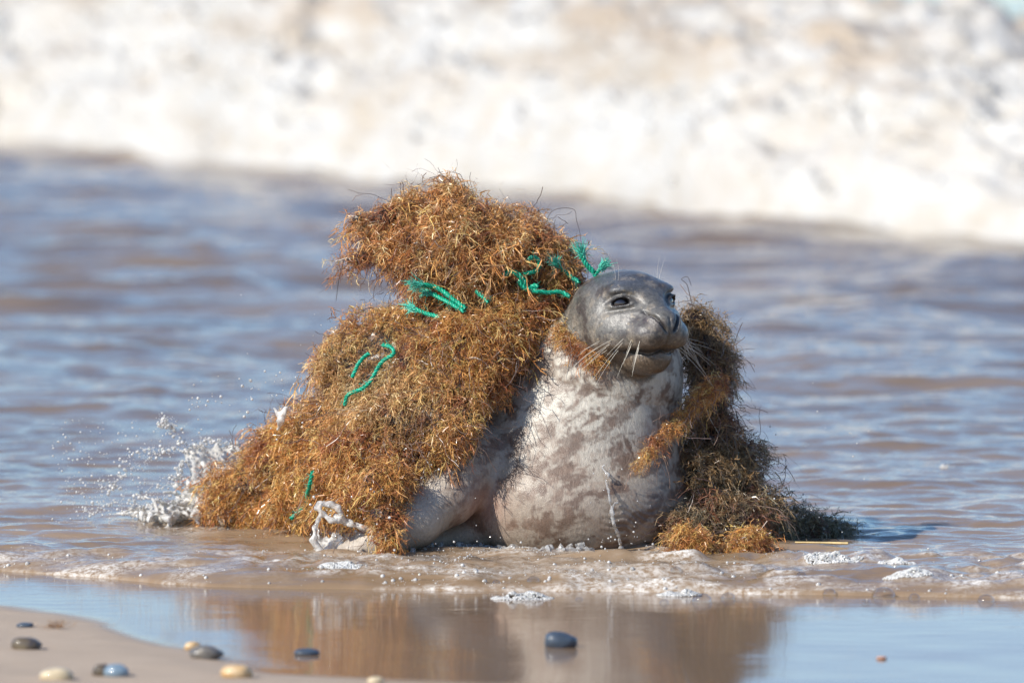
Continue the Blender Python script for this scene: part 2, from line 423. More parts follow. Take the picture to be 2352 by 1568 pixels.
mesh_obj('breaking_wave', np.stack([X, Yv, Z], -1).reshape(-1, 3), grid_faces(len(ws), len(xs)), M['surf'], attrs={'brown': brown.ravel()})['kind'] = 'structure'
def ico(sub=1):
    import bmesh
    bm = bmesh.new(); bmesh.ops.create_icosphere(bm, subdivisions=sub, radius=1.0)
    V = np.array([v.co[:] for v in bm.verts]); F = np.array([[v.index for v in f.verts] for f in bm.faces]); bm.free(); return V, F
IV, IF = ico(1); IV2, IF2 = ico(2); IV3, IF3 = ico(3)
def balls(P, R, V0=IV, F0=IF, squash=None):
    n = len(P); S = np.ones((n, 3)) if squash is None else squash
    V = (V0[None] * (R[:, None] * S)[:, None, :] + P[:, None, :]).reshape(-1, 3)
    F = (F0[None] + (np.arange(n) * len(V0))[:, None, None]).reshape(-1, 3)
    return V, F
# flying spray above and in front of the breaking wave
n = 420
wi = rng.integers(5, 150, n); xi = rng.integers(40, len(xs) - 40, n)
P = np.stack([X[wi, xi], Yv[wi, xi] - 0.05, Z[wi, xi] + rng.exponential(0.05, n)], 1)
V, F = balls(P, rng.uniform(0.006, 0.022, n), IV2, IF2)
tag(mesh_obj('wave_spray', V, F, M['clear']), 'spray drops flying off the breaking wave', 'spray', kind='stuff')

# ------------------------------------------------------------------ SEAL
YAW = math.radians(30)
HC = np.array([0.278, -0.055, 0.622])
hs = np.array([math.cos(YAW), math.sin(YAW), 0]); hf0 = np.array([math.sin(YAW), -math.cos(YAW), 0])
HP = math.radians(2)
hf = hf0 * math.cos(HP) + np.array([0, 0, 1]) * math.sin(HP); hu = np.cross(hs, hf) * 1.0
if hu[2] < 0: hu = -hu
def tolocal(p):
    q = p - HC; return np.stack([q @ hs, q @ hf, q @ hu], -1)
def toworld(l):
    return HC + l[0] * hs + l[1] * hf + l[2] * hu
def head_base(q):                                        # q = (side, forward, up) in head space
    a = np.stack([np.abs(q[..., 0]), q[..., 1], q[..., 2]], -1)
    d = ell(q, (0, -0.006, 0), (0.124, 0.152, 0.110))
    d = smin(d, cone(q, (0, 0.06, 0.005), (0, 0.178, -0.026), 0.088, 0.050), 0.05)
    d = smin(d, ell(a, (0.058, 0.07, -0.052), (0.062, 0.085, 0.060)), 0.05)
    d = smin(d, ell(a, (0.036, 0.178, -0.048), (0.042, 0.054, 0.037)), 0.028)
    d = smin(d, ell(q, (0, 0.212, -0.024), (0.034, 0.024, 0.034)), 0.022)
    d = smin(d, ell(a, (0.060, 0.100, 0.062), (0.030, 0.028, 0.014)), 0.03)
    return d
def jaw(q):
    d = cone(q, (0, 0.05, -0.082), (0, 0.146, -0.102), 0.074, 0.042)
    return smin(d, ell(q, (0, 0.115, -0.108), (0.066, 0.075, 0.042)), 0.02)
EYES = []
def head_sdf(q):
    d = smin(head_base(q), jaw(q), 0.012)
    l, f, u = q[..., 0], q[..., 1], q[..., 2]; al = np.abs(l)
    # mouth
    um = -0.0865 - 0.010 * np.exp(-((al - 0.03) / 0.022) ** 2) - 0.005 * sstep(0.045, 0.085, al)
    mk = sstep(0.075, 0.12, f)
    d = d + mk * (0.0070 * np.exp(-((u - um) / 0.0036) ** 2) - 0.0040 * np.exp(-((u - um - 0.014) / 0.009) ** 2) + 0.003 * sstep(0.0, -0.012, u - um) * sstep(-0.05, -0.03, u - um))
    # nostrils: two slits that lean apart, and the groove below
    ns = 0.014 + 0.55 * np.clip(u + 0.035, -0.01, 0.04) + 14 * np.clip(u + 0.005, 0, 1) ** 2
    d = d + 0.009 * np.exp(-((al - ns) / 0.0042) ** 2) * sstep(-0.046, -0.034, u) * sstep(0.018, 0.004, u) * sstep(0.15, 0.19, f)
    d = d + 0.0045 * np.exp(-(l / 0.0032) ** 2) * sstep(-0.082, -0.07, u) * sstep(0.0, -0.012, u) * sstep(0.17, 0.2, f)
    d = d - 0.003 * np.exp(-((al - ns - 0.011) / 0.006) ** 2) * sstep(-0.05, -0.03, u) * sstep(0.03, 0.0, u) * sstep(0.15, 0.19, f)
    for (S, n, h, v) in EYES:
        w_ = q - S; a = w_ @ h; b = w_ @ v; c = w_ @ n
        rr = np.sqrt((a / 0.0215) ** 2 + ((b - 0.08 * a + 5.0 * a * a) / 0.0090) ** 2)
        win = np.exp(-(c / 0.03) ** 2)
        d = d + win * (0.005 * np.exp(-((rr - 2.3) / 0.7) ** 2) - 0.003 * np.exp(-((rr - 1.4) / 0.32) ** 2) - 0.003 * np.exp(-((rr - 1.3) / 0.4) ** 2) * (b > 0))
        d = d + win * 0.019 * (1 - sstep(0.72, 1.05, rr))
    return d
FLIP = [((-0.085, -0.06, 0.245), 0.092), ((-0.165, -0.155, 0.168), 0.072), ((-0.245, -0.215, 0.108), 0.060), ((-0.33, -0.245, 0.060), 0.047), ((-0.42, -0.255, 0.030), 0.030)]
def torso(p):
    d = cone(p, (0.160, 0.105, 0.200), (0.230, 0.060, 0.455), 0.318, 0.206)
    d = smin(d, ell(p, (0.160, 0.06, 0.13), (0.295, 0.300, 0.19)), 0.05)
    d = smin(d, cone(p, (0.10, 0.2, 0.2), (-0.22, 0.72, 0.17), 0.26, 0.20), 0.12)
    d = smin(d, cone(p, (-0.22, 0.72, 0.17), (-0.46, 1.15, 0.08), 0.19, 0.07), 0.1)
    fl = 1e3
    for (a, ra), (b, rb) in zip(FLIP[:-1], FLIP[1:]):
        fl = smin(fl, cone(p, a, b, ra, rb), 0.03)
    d = smin(d, fl, 0.022)
    # under fold of the flipper
    d = smin(d, cone(p, (-0.10, -0.03, 0.06), (-0.20, -0.07, 0.045), 0.065, 0.04), 0.02)
    # the far flipper tip, showing in the splash
    d = smin(d, cone(p, (-0.36, -0.25, 0.0), (-0.385, -0.27, 0.038), 0.02, 0.017), 0.02)
    x, y, z = p[..., 0], p[..., 1], p[..., 2]
    wr = np.exp(-(((x - 0.30) / 0.10) ** 2 + ((z - 0.09) / 0.09) ** 2)) * sstep(0.05, -0.05, y)
    d = d + 0.0016 * wr * np.sin((z * 1.0 + x * 0.35 + 0.01 * np.sin(x * 60)) * 2 * math.pi / 0.017)
    nk = sstep(0.36, 0.46, z) * sstep(0.0, -0.05, y)
    d = d + 0.0004 * nk * np.sin((z + 0.25 * (x - 0.25) ** 2 * 6) * 2 * math.pi / 0.035)
    return d
for sgn in (-1, 1):
    q0 = np.array([sgn * 0.073, 0.120, 0.034]); n = np.array([sgn * 0.48, 0.86, 0.18]); n /= np.linalg.norm(n)
    p = q0 + n * 0.08
    for _ in range(40): p = p - n * 0.7 * head_base(p[None])[0]
    h = np.array([-sgn * n[1], sgn * n[0], 0]) * (-1); h /= np.linalg.norm(h)
    if (h @ np.array([1, 0, 0])) < 0: h = -h
    v = np.cross(n, h); v = v if v[2] > 0 else -v
    EYES.append((p, n, h, v))
def seal_sdf(p):
    out = torso(p)
    q = tolocal(p)
    near = (np.abs(q) < 0.36).all(-1)
    if near.any():
        hd = head_sdf(q[near])
        nk = cone(p[near], HC + (-0.02) * hf - 0.03 * hu, (0.235, 0.07, 0.44), 0.10, 0.165)
        o = smin(out[near], nk, 0.07)
        out[near] = smin(o, hd, 0.016)
    return out
SV, SF = nets(seal_sdf, (-0.55, -0.42, -0.06), (0.56, 1.3, 0.80), 0.0042)
q = tolocal(SV)
def seal_colour(V):
    q = tolocal(V); l, f, u = q.T; x, y, z = V.T
    hd = np.full(len(V), 1.0); nearh = (np.abs(q) < 0.4).all(1)
    dh = np.full(len(V), 1.0); dh[nearh] = np.minimum(head_base(q[nearh]), jaw(q[nearh]))
    hm = sstep(0.026, 0.012, dh + 0.006 * fbm(x * 30, y * 30, z * 30, s=80, o=3))
    # coat of the chest and belly
    lowf = fbm(x * 4, y * 4, z * 4, s=81, o=3)
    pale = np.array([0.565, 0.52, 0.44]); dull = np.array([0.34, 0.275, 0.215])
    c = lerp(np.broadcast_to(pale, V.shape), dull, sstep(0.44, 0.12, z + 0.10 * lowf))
    a_, b_ = x * 0.80 + z * 0.6, -x * 0.6 + z * 0.80       # blotches run slantwise
    wv = 0.035 * fbm(x * 9, y * 9, z * 9, s=82, o=2)
    bl = fbm((a_ + wv) * 16, y * 18, (b_ - wv) * 27, s=83, o=5, g=0.68) + 0.10 * vnoise(a_ * 120, y * 90, b_ * 30, s=99)
    dens = 0.065 - 0.20 * np.exp(-(((x - 0.16) / 0.16) ** 2 + ((z - 0.33) / 0.16) ** 2)) - 0.06 * np.exp(-(((x - 0.07) / 0.1) ** 2 + ((z - 0.5) / 0.1) ** 2)) - 0.05 * np.exp(-(((x - 0.3) / 0.12) ** 2 + ((z - 0.2) / 0.12) ** 2))
    bm_ = sstep(dens - 0.06, dens + 0.26, bl)
    bl2 = fbm((a_ - wv) * 16, y * 16, (b_ + wv) * 30, s=89, o=4, g=0.6)
    bm_ = np.maximum(bm_, 0.8 * sstep(dens + 0.08, dens + 0.30, bl2))
    c = lerp(c, np.array([0.125, 0.070, 0.045]), 0.85 * bm_)
    sp = fbm(x * 55, y * 55, z * 55, s=84, o=2)
    c = lerp(c, np.array([0.26, 0.17, 0.12]), 0.35 * sstep(0.15, 0.4, sp))
    pk = np.exp(-(((x + 0.075) / 0.055) ** 2 + ((z - 0.135) / 0.065) ** 2)) * sstep(0.1, -0.05, y)
    c = lerp(c, np.array([0.44, 0.25, 0.19]), 0.7 * pk)
    fl = sstep(-0.14, -0.20, x) * sstep(0.32, 0.24, z)
    c = lerp(c, np.array([0.52, 0.45, 0.37]), 0.7 * fl)
    wt = sstep(0.07, 0.0, z); c = lerp(c, np.array([0.22, 0.165, 0.115]), 0.6 * wt)
    # head
    hc = np.broadcast_to(np.array([0.20, 0.188, 0.168]), V.shape)
    hc = lerp(hc, np.array([0.13, 0.135, 0.15]), sstep(0.03, 0.09, u))  # crown tinted blue-grey: reflected sky painted into the head colour
    hc = lerp(hc, np.array([0.25, 0.23, 0.195]), 0.75 * np.exp(-(((np.abs(l) - 0.10) / 0.06) ** 2 + ((u + 0.03) / 0.05) ** 2)) * sstep(0.16, 0.08, f))
    hb = fbm(x * 17, y * 17, z * 17, s=85, o=4, g=0.6)
    hc = lerp(hc, np.array([0.075, 0.06, 0.058]), 0.85 * sstep(0.06, 0.28, hb))
    hb2 = fbm(x * 40, y * 40, z * 40, s=88, o=3)
    hc = lerp(hc, np.array([0.40, 0.34, 0.27]), 0.55 * sstep(0.12, 0.42, hb2))
    dk = np.exp(-(((l + 0.055) / 0.022) ** 2 + ((u + 0.012) / 0.018) ** 2)) * sstep(0.08, 0.13, f)
    hc = lerp(hc, np.array([0.065, 0.045, 0.05]), 0.8 * dk * sstep(-0.35, 0.15, fbm(x * 60, y * 60, z * 60, s=86, o=3)))
    hc = lerp(hc, np.array([0.20, 0.140, 0.09]), 0.9 * sstep(-0.045, -0.088, u) * sstep(0.02, 0.12, f))
    sd = fbm(x * 120, y * 120, z * 120, s=87, o=2)
    hc = lerp(hc, np.array([0.55, 0.43, 0.28]), 0.5 * sstep(0.46, 0.6, sd) * sstep(0.0, 0.1, f))
    ns = 0.014 + 0.55 * np.clip(u + 0.035, -0.01, 0.04) + 14 * np.clip(u + 0.005, 0, 1) ** 2
    hc = lerp(hc, np.array([0.02, 0.016, 0.018]), 0.85 * np.exp(-((np.abs(l) - ns) / 0.005) ** 2) * sstep(-0.048, -0.036, u) * sstep(0.02, 0.006, u) * sstep(0.15, 0.19, f))
    lip = np.exp(-((u + 0.088) / 0.006) ** 2) * sstep(0.09, 0.12, f)
    hc = lerp(hc, np.array([0.03, 0.02, 0.02]), 0.75 * lip)
    for (S, n, h, v) in EYES:
        rr = np.sqrt((((q - S) @ h) / 0.0215) ** 2 + (((q - S) @ v) / 0.0112) ** 2)
        nr = np.exp(-(((q - S) @ n) / 0.03) ** 2)
        hc = lerp(hc, np.array([0.028, 0.024, 0.026]), nr * (1 - sstep(1.15, 1.8, rr)))
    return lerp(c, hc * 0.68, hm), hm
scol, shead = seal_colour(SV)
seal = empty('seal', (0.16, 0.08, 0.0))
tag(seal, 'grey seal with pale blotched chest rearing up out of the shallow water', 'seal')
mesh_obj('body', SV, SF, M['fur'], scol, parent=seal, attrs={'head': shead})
def mat_eye():
    m, t, b = new_mat('seal_eye'); L = t.links.new
    b.inputs['Base Color'].default_value = (0.022, 0.014, 0.013, 1); b.inputs['Roughness'].default_value = 0.09
    b.inputs['Coat Weight'].default_value = 1.0; b.inputs['Coat Roughness'].default_value = 0.02; return m
M['eye'] = mat_eye()
for (S, n, h, v) in EYES:
    c = toworld(S - n * 0.0245); o = mesh_obj('eye', IV3 * 0.0235 + c, IF3, M['eye'], parent=seal)

def ribbon_tube(pts, r, k=5):
    pts = np.asarray(pts, float); n = len(pts); r = np.broadcast_to(np.asarray(r, float), (n,))
    tg = np.gradient(pts, axis=0); tg /= np.linalg.norm(tg, axis=1)[:, None] + 1e-12
    ref = np.array([0.3, 0.2, 1.0]); ref /= np.linalg.norm(ref)
    a = np.cross(tg, ref); bad = np.linalg.norm(a, axis=1) < 0.1; a[bad] = np.cross(tg[bad], [1, 0, 0])
    for i in range(1, n):
        a[i] = a[i - 1] - tg[i] * (a[i - 1] @ tg[i])
        a[i] /= np.linalg.norm(a[i]) + 1e-12
    a[0] /= np.linalg.norm(a[0]) + 1e-12
    b = np.cross(tg, a)
    th = np.arange(k) * 2 * math.pi / k
    V = pts[:, None] + r[:, None, None] * (a[:, None] * np.cos(th)[None, :, None] + b[:, None] * np.sin(th)[None, :, None])
    i = np.arange(n - 1)[:, None] * k; j = np.arange(k)[None]
    F = np.stack([i + j, i + (j + 1) % k, i + k + (j + 1) % k, i + k + j], -1).reshape(-1, 4)
    return V.reshape(-1, 3), F, (a, b, tg)
M['whisker'] = mat_plain('whisker', (0.72, 0.66, 0.55), 0.3, 0, 0.2, 200)
M['dark_hair'] = mat_plain('dark_hair', (0.12, 0.09, 0.08), 0.35, 0, 0.3, 200)
def surf_from(qo, dirn):
    p = np.asarray(qo, float) + np.asarray(dirn) * 0.15
    for _ in range(40): p = p - np.asarray(dirn) * 0.7 * head_base(p[None])[0]
    return p
for sgn in (-1, 1):
    for r_ in range(4):
        for k in range(4 + (r_ < 3)):
            f = 0.205 - 0.019 * k - 0.007 * r_ + random.uniform(-.004, .004); u = -0.052 - 0.0085 * r_ + random.uniform(-.003, .003)
            n = np.array([sgn * (0.70 + 0.08 * k), 0.55 - 0.16 * k, -0.1]); n /= np.linalg.norm(n)
            root = surf_from((sgn * 0.030, f - 0.03, u), n)
            ln = random.uniform(0.05, 0.115) * (1.15 if k > 1 else 0.62)
            d = np.array([sgn * (0.45 + 0.2 * k), random.uniform(0.05, 0.3), -1.0 + 0.17 * k + random.uniform(-0.12, 0.2)]); d /= np.linalg.norm(d)
            s = np.linspace(0, 1, 9)[:, None]
            L_ = root - n * 0.003 + s * ln * d + (s ** 2) * ln * np.array([0, -0.10, random.uniform(-0.34, -0.10)])
            P = np.array([toworld(x) for x in L_])
            V, F, _ = ribbon_tube(P, 0.0007 * (1 - 0.7 * s[:, 0]), 4)
            mesh_obj('whisker', V, F, M['whisker'], parent=seal)
    for k in range(2):
        root = surf_from((sgn * 0.05, 0.06 + 0.012 * k, 0.05), np.array([sgn * 0.25, 0.35, 0.9]) / 1.0)
        s = np.linspace(0, 1, 8)[:, None]
        L_ = root + s * 0.055 * np.array([-0.05 + 0.2 * k, 0.1, 1.0]) + s ** 2 * 0.02 * np.array([sgn * 0.6, -0.3, 0])
        V, F, _ = ribbon_tube(np.array([toworld(x) for x in L_]), 0.00042 * (1 - 0.7 * s[:, 0]), 4)
        mesh_obj('brow_whisker', V, F, M['whisker'], parent=seal)

def hit(fun, u, v, start=18.6, steps=90):
    d = ray(u, v); t = start / d[1]; sc = np.linalg.norm(d)
    for _ in range(steps):
        p = CAMP + d * t; dd_ = fun(p[None])[0]
        if dd_ < 0.001: break
        t += 0.7 * min(dd_, 0.5) / sc
    p = CAMP + d * t
    return p if p[1] < 0.7 else at(u, v, 0.0)

# ------------------------------------------------------------------ NET MATTED WITH WEED
G = {}                                                   # group -> list of (centre, radius)
def B(g, lst):
    for u, v, Yd, r in lst: G.setdefault(g, []).append((at(u, v, Yd), r / 905.0))
B('skirt', [(505, 1165, .55, 34), (545, 1125, .52, 62), (610, 1095, .46, 86), (680, 1060, .36, 102), (640, 1150, .40, 60), (720, 1140, .24, 72),
            (755, 1000, .22, 105), (790, 1090, .08, 102), (850, 1050, -.04, 105), (850, 1150, -.20, 68), (885, 1190, -.32, 38), (893, 1235, -.34, 24), (878, 1110, -.25, 60),
            (930, 980, -.10, 110), (1000, 965, -.13, 88), (1025, 970, -.17, 52), (1058, 950, -.18, 38), (960, 1050, -.16, 52)])
B('back', [(800, 835, .06, 72), (790, 800, .08, 42), (850, 775, .10, 50), (900, 810, .05, 95), (880, 900, .02, 110), (985, 860, -.03, 115), (1070, 810, -.03, 105), (1050, 900, -.11, 76),
           (1105, 862, -.09, 60), (1132, 770, -.02, 85), (1165, 795, -.04, 40), (1203, 732, .0, 58), (1080, 735, .06, 95), (970, 760, .08, 82), (1255, 700, .04, 42), (1160, 705, .05, 60),
           (915, 748, .12, 36), (968, 700, .1, 36), (1030, 690, .08, 60), (1240, 680, .05, 50)])
B('crest', [(1010, 565, .10, 88), (915, 580, .11, 55), (850, 585, .12, 30), (885, 520, .12, 48), (955, 490, .12, 46), (1040, 485, .11, 52), (1100, 560, .09, 84), (1175, 580, .09, 80),
            (1240, 600, .09, 66), (1285, 620, .10, 44), (1120, 640, .07, 70), (1015, 630, .09, 50), (1200, 650, .06, 52), (948, 612, .12, 30), (1045, 450, .12, 26), (1270, 650, .08, 40), (825, 508, .12, 18), (1048, 530, .01, 34), (1060, 572, -.01, 34), (1042, 488, .04, 30), (830, 602, .12, 20), (803, 600, .12, 13), (1034, 436, .12, 16), (905, 478, .12, 20)])
B('curtain', [(1590, 735, .13, 28), (1625, 790, .13, 46), (1640, 860, .11, 50), (1630, 930, .09, 46), (1640, 1010, .08, 62), (1615, 1090, .04, 66), (1600, 1170, .0, 60),
              (1570, 1215, -.12, 40), (1660, 1110, .08, 70), (1690, 1060, .10, 46), (1725, 1070, .12, 26), (1670, 1190, -.04, 70), (1730, 1180, .04, 60)])
B('tail', [(1770, 1205, .16, 44), (1830, 1205, .2, 38), (1880, 1215, .22, 28), (1925, 1222, .23, 20), (1960, 1230, .23, 12), (1780, 1245, .06, 22)])
B('sunlit', [(1570, 1243, -.24, 26), (1610, 1252, -.26, 24), (1715, 1248, -.24, 34), (1735, 1240, -.22, 28), (1660, 1264, -.25, 16)])
G['collar'] = []
for (u, v, r) in [(1272, 735, 18), (1290, 755, 16), (1305, 775, 16), (1322, 790, 15), (1340, 802, 14), (1358, 813, 13), (1372, 822, 11)]:
    G['collar'].append((hit(seal_sdf, u, v) + np.array([0, 0.002, 0]), r / 905.0))
G['strand'] = []
sp_ = [(1650, 880), (1618, 905), (1590, 930), (1565, 958), (1540, 985), (1515, 1010), (1490, 1035), (1465, 1062)]
for i, (u, v) in enumerate(sp_):
    p = hit(seal_sdf, min(u, 1560), v); p = at(u, v, p[1] - 0.048)
    G['strand'].append((p, (17 - 0.9 * i) / 905.0))
ALLC = np.array([c for g in G.values() for c, r in g]); ALLR = np.array([r for g in G.values() for c, r in g])
def weed_sdf(p, C=ALLC, R=ALLR):
    d = np.full(len(p), 1e3)
    for c, r in zip(C, R): d = np.minimum(d, np.sqrt(((p - c) ** 2).sum(-1)) - r)
    return d
# ropes: centre lines lie on the face of the weed
ROPES = [
 ([(962, 652), (994, 656), (1019, 668), (1041, 687), (1070, 708)], 1, 1.1), ([(980, 668), (1006, 681), (1032, 694), (1066, 714)], 1, 1.0),
 ([(948, 706), (975, 718), (1012, 728)], 1, 1.0), ([(1158, 632), (1166, 624), (1180, 622), (1200, 638), (1208, 655), (1216, 668), (1236, 668)], 0, 1.25),
 ([(1190, 645), (1202, 660), (1214, 664), (1228, 654), (1236, 658)], 0, 1.2),
 ([(1212, 600), (1220, 588), (1232, 590), (1241, 602), (1235, 620), (1218, 626), (1203, 630)], 0, 0.95), ([(1232, 668), (1260, 672), (1286, 668), (1309, 680)], 0, 1.05),
 ([(1279, 606), (1295, 621), (1311, 634), (1331, 647)], 1, 1.0), ([(1337, 583), (1343, 602), (1364, 625)], 1, 1.15), ([(1385, 612), (1376, 620), (1364, 634)], 1, 0.8),
 ([(878, 792), (892, 792), (905, 801), (907, 813), (890, 820), (875, 831), (866, 846), (858, 864), (844, 884), (826, 895), (805, 901), (795, 908), (792, 930)], 0, 0.9),
 ([(848, 811), (836, 818), (822, 836), (809, 866)], 0, 0.9), ([(719, 1080), (712, 1109), (705, 1135), (711, 1161), (728, 1203)], 0, 0.95), ([(709, 1156), (690, 1170), (668, 1190)], 0, 0.9),
 ([(1092, 668), (1102, 676), (1112, 683), (1122, 693)], 0, 0.8), ([(1395, 1000)], 0, 0)][:-1]
def smooth_line(P, n):
    P = np.asarray(P, float); s = np.r_[0, np.cumsum(np.linalg.norm(np.diff(P, axis=0), axis=1))]
    q = np.linspace(0, s[-1], n); Q = np.stack([np.interp(q, s, P[:, i]) for i in range(3)], 1)
    for _ in range(max(2, n // 9)):
        Q[1:-1] = 0.25 * Q[:-2] + 0.5 * Q[1:-1] + 0.25 * Q[2:]
    return Q, s[-1]
rope_lines = []
for pts, fray, k in ROPES:
    P = []
    for (u, v) in pts:
        p = hit(weed_sdf, u, v, 18.6, 120)
        if p[1] > 0.3: p = at(u, v, P[-1][1] if P else 0.02)
        P.append(p)
    ym = np.array([p[1] for p in P]); ym = np.convolve(np.r_[ym[0], ym, ym[-1]], [0.25, 0.5, 0.25], 'valid')
    P = [at(u, v, y - (0.048 if v < 1000 else 0.085)) for (u, v), y in zip(pts, ym)]
    L0 = np.linalg.norm(np.diff(np.array(P), axis=0), axis=1).sum()
    Q, ln = smooth_line(P, max(14, int(L0 / 0.005)))
    rope_lines.append((Q, fray, k))
ROPEP = np.concatenate([Q for Q, _, _ in rope_lines])

# twig shapes: flat forking fronds
def make_twig(seed, fine=False):
    r = np.random.default_rng(seed); V, F, Tt = [], [], []
    def rib(p, d, L, n, w, t0):
        pts = [p.copy()]; dirs = [d.copy()]
        for i in range(n):
            d = d + r.normal(0, 0.55, 3); d /= np.linalg.norm(d); p = p + d * L / n; pts.append(p.copy()); dirs.append(d.copy())
        side = np.cross(d, r.normal(size=3)); side /= np.linalg.norm(side)
        base = len(V)
        for i, q in enumerate(pts):
            ww = w * (1 - 0.65 * i / n)
            V.extend([q - side * ww, q + side * ww]); Tt.extend([t0 + i / n * L] * 2)
            if i: F.append([base + 2 * i - 2, base + 2 * i - 1, base + 2 * i + 1, base + 2 * i])
        return pts, dirs
    n0 = 5
    pts, dirs = rib(np.zeros(3), np.array([0, 0, 1.0]), 1.0, n0, 0.0185, 0)
    for i in range(1, n0 + 1):
        for s in range(r.integers(1, 3)):
            d = dirs[i] + r.normal(0, 0.75, 3); d /= np.linalg.norm(d)
            L = r.uniform(0.22, 0.42)
            p2, d2 = rib(pts[i], d, L, 2, 0.016, i / n0)
            if r.random() < 0.75:
                d3 = d2[1] + r.normal(0, 0.8, 3); d3 /= np.linalg.norm(d3)
                rib(p2[1], d3, r.uniform(0.12, 0.24), 1, 0.014, i / n0 + 0.2)
    return np.array(V), np.array(F), np.array(Tt)
TW = [make_twig(100 + i) for i in range(22)]
def frames(D):
    D = D / np.linalg.norm(D, axis=1)[:, None]
    ref = rng.normal(size=D.shape); a = np.cross(D, ref); a /= np.linalg.norm(a, axis=1)[:, None]
    return np.stack([a, np.cross(D, a), D], 2)
PAL = dict(gold=[(0.50, 0.28, 0.095), (0.44, 0.235, 0.08), (0.52, 0.32, 0.13), (0.36, 0.18, 0.065), (0.46, 0.28, 0.12), (0.24, 0.11, 0.05)],
           tan=[(0.46, 0.285, 0.13), (0.42, 0.245, 0.10), (0.40, 0.21, 0.08), (0.52, 0.35, 0.19), (0.28, 0.145, 0.065)],
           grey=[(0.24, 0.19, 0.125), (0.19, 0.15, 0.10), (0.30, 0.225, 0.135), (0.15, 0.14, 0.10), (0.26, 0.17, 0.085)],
           olive=[(0.17, 0.165, 0.115), (0.13, 0.13, 0.095), (0.23, 0.20, 0.135)])
GROUPS = {'skirt': (15000, 'gold', 0.047, (-0.15, -0.25, -0.75)), 'back': (12500, 'gold', 0.048, (-0.1, -0.3, -0.35)), 'crest': (8600, 'tan', 0.054, (-0.35, -0.1, 0.10)),
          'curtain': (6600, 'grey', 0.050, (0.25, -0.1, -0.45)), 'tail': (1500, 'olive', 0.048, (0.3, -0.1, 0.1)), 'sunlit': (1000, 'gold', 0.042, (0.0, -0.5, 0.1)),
          'collar': (800, 'gold', 0.028, (0.4, -0.5, -0.8)), 'strand': (900, 'gold', 0.026, (-0.9, -0.2, -0.75))}
net = empty('fishing_net', tuple(at(800, 1200, 0.05)[:2]) + (0.0,))
tag(net, 'torn green fishing net matted with brown seaweed draped over the seal', 'net')
def weed_colour(pal, n, P):
    pc = np.array(PAL[pal]); c = pc[rng.integers(0, len(pc), n)]
    pale = np.exp(-(((P[:, 0] + 0.40) / 0.12) ** 2 + ((P[:, 2] - 0.45) / 0.10) ** 2)) + 0.7 * np.exp(-(((P[:, 0] + 0.24) / 0.09) ** 2 + ((P[:, 2] - 0.40) / 0.10) ** 2))
    c = lerp(c, np.array([0.54, 0.38, 0.21]), np.clip(pale, 0, 1) * 0.7)
    red = sstep(0.38, 0.5, vnoise(P[:, 0] * 22, P[:, 1] * 22, P[:, 2] * 22, s=95))
    c = lerp(c, np.array([0.12, 0.022, 0.025]), red * 0.6)
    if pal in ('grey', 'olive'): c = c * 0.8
    return np.clip(c * np.exp(rng.normal(0.22, 0.22, (n, 1))) * np.array([1.45, 1.30, 1.13]), 0, np.array([0.78, 0.58, 0.36]))
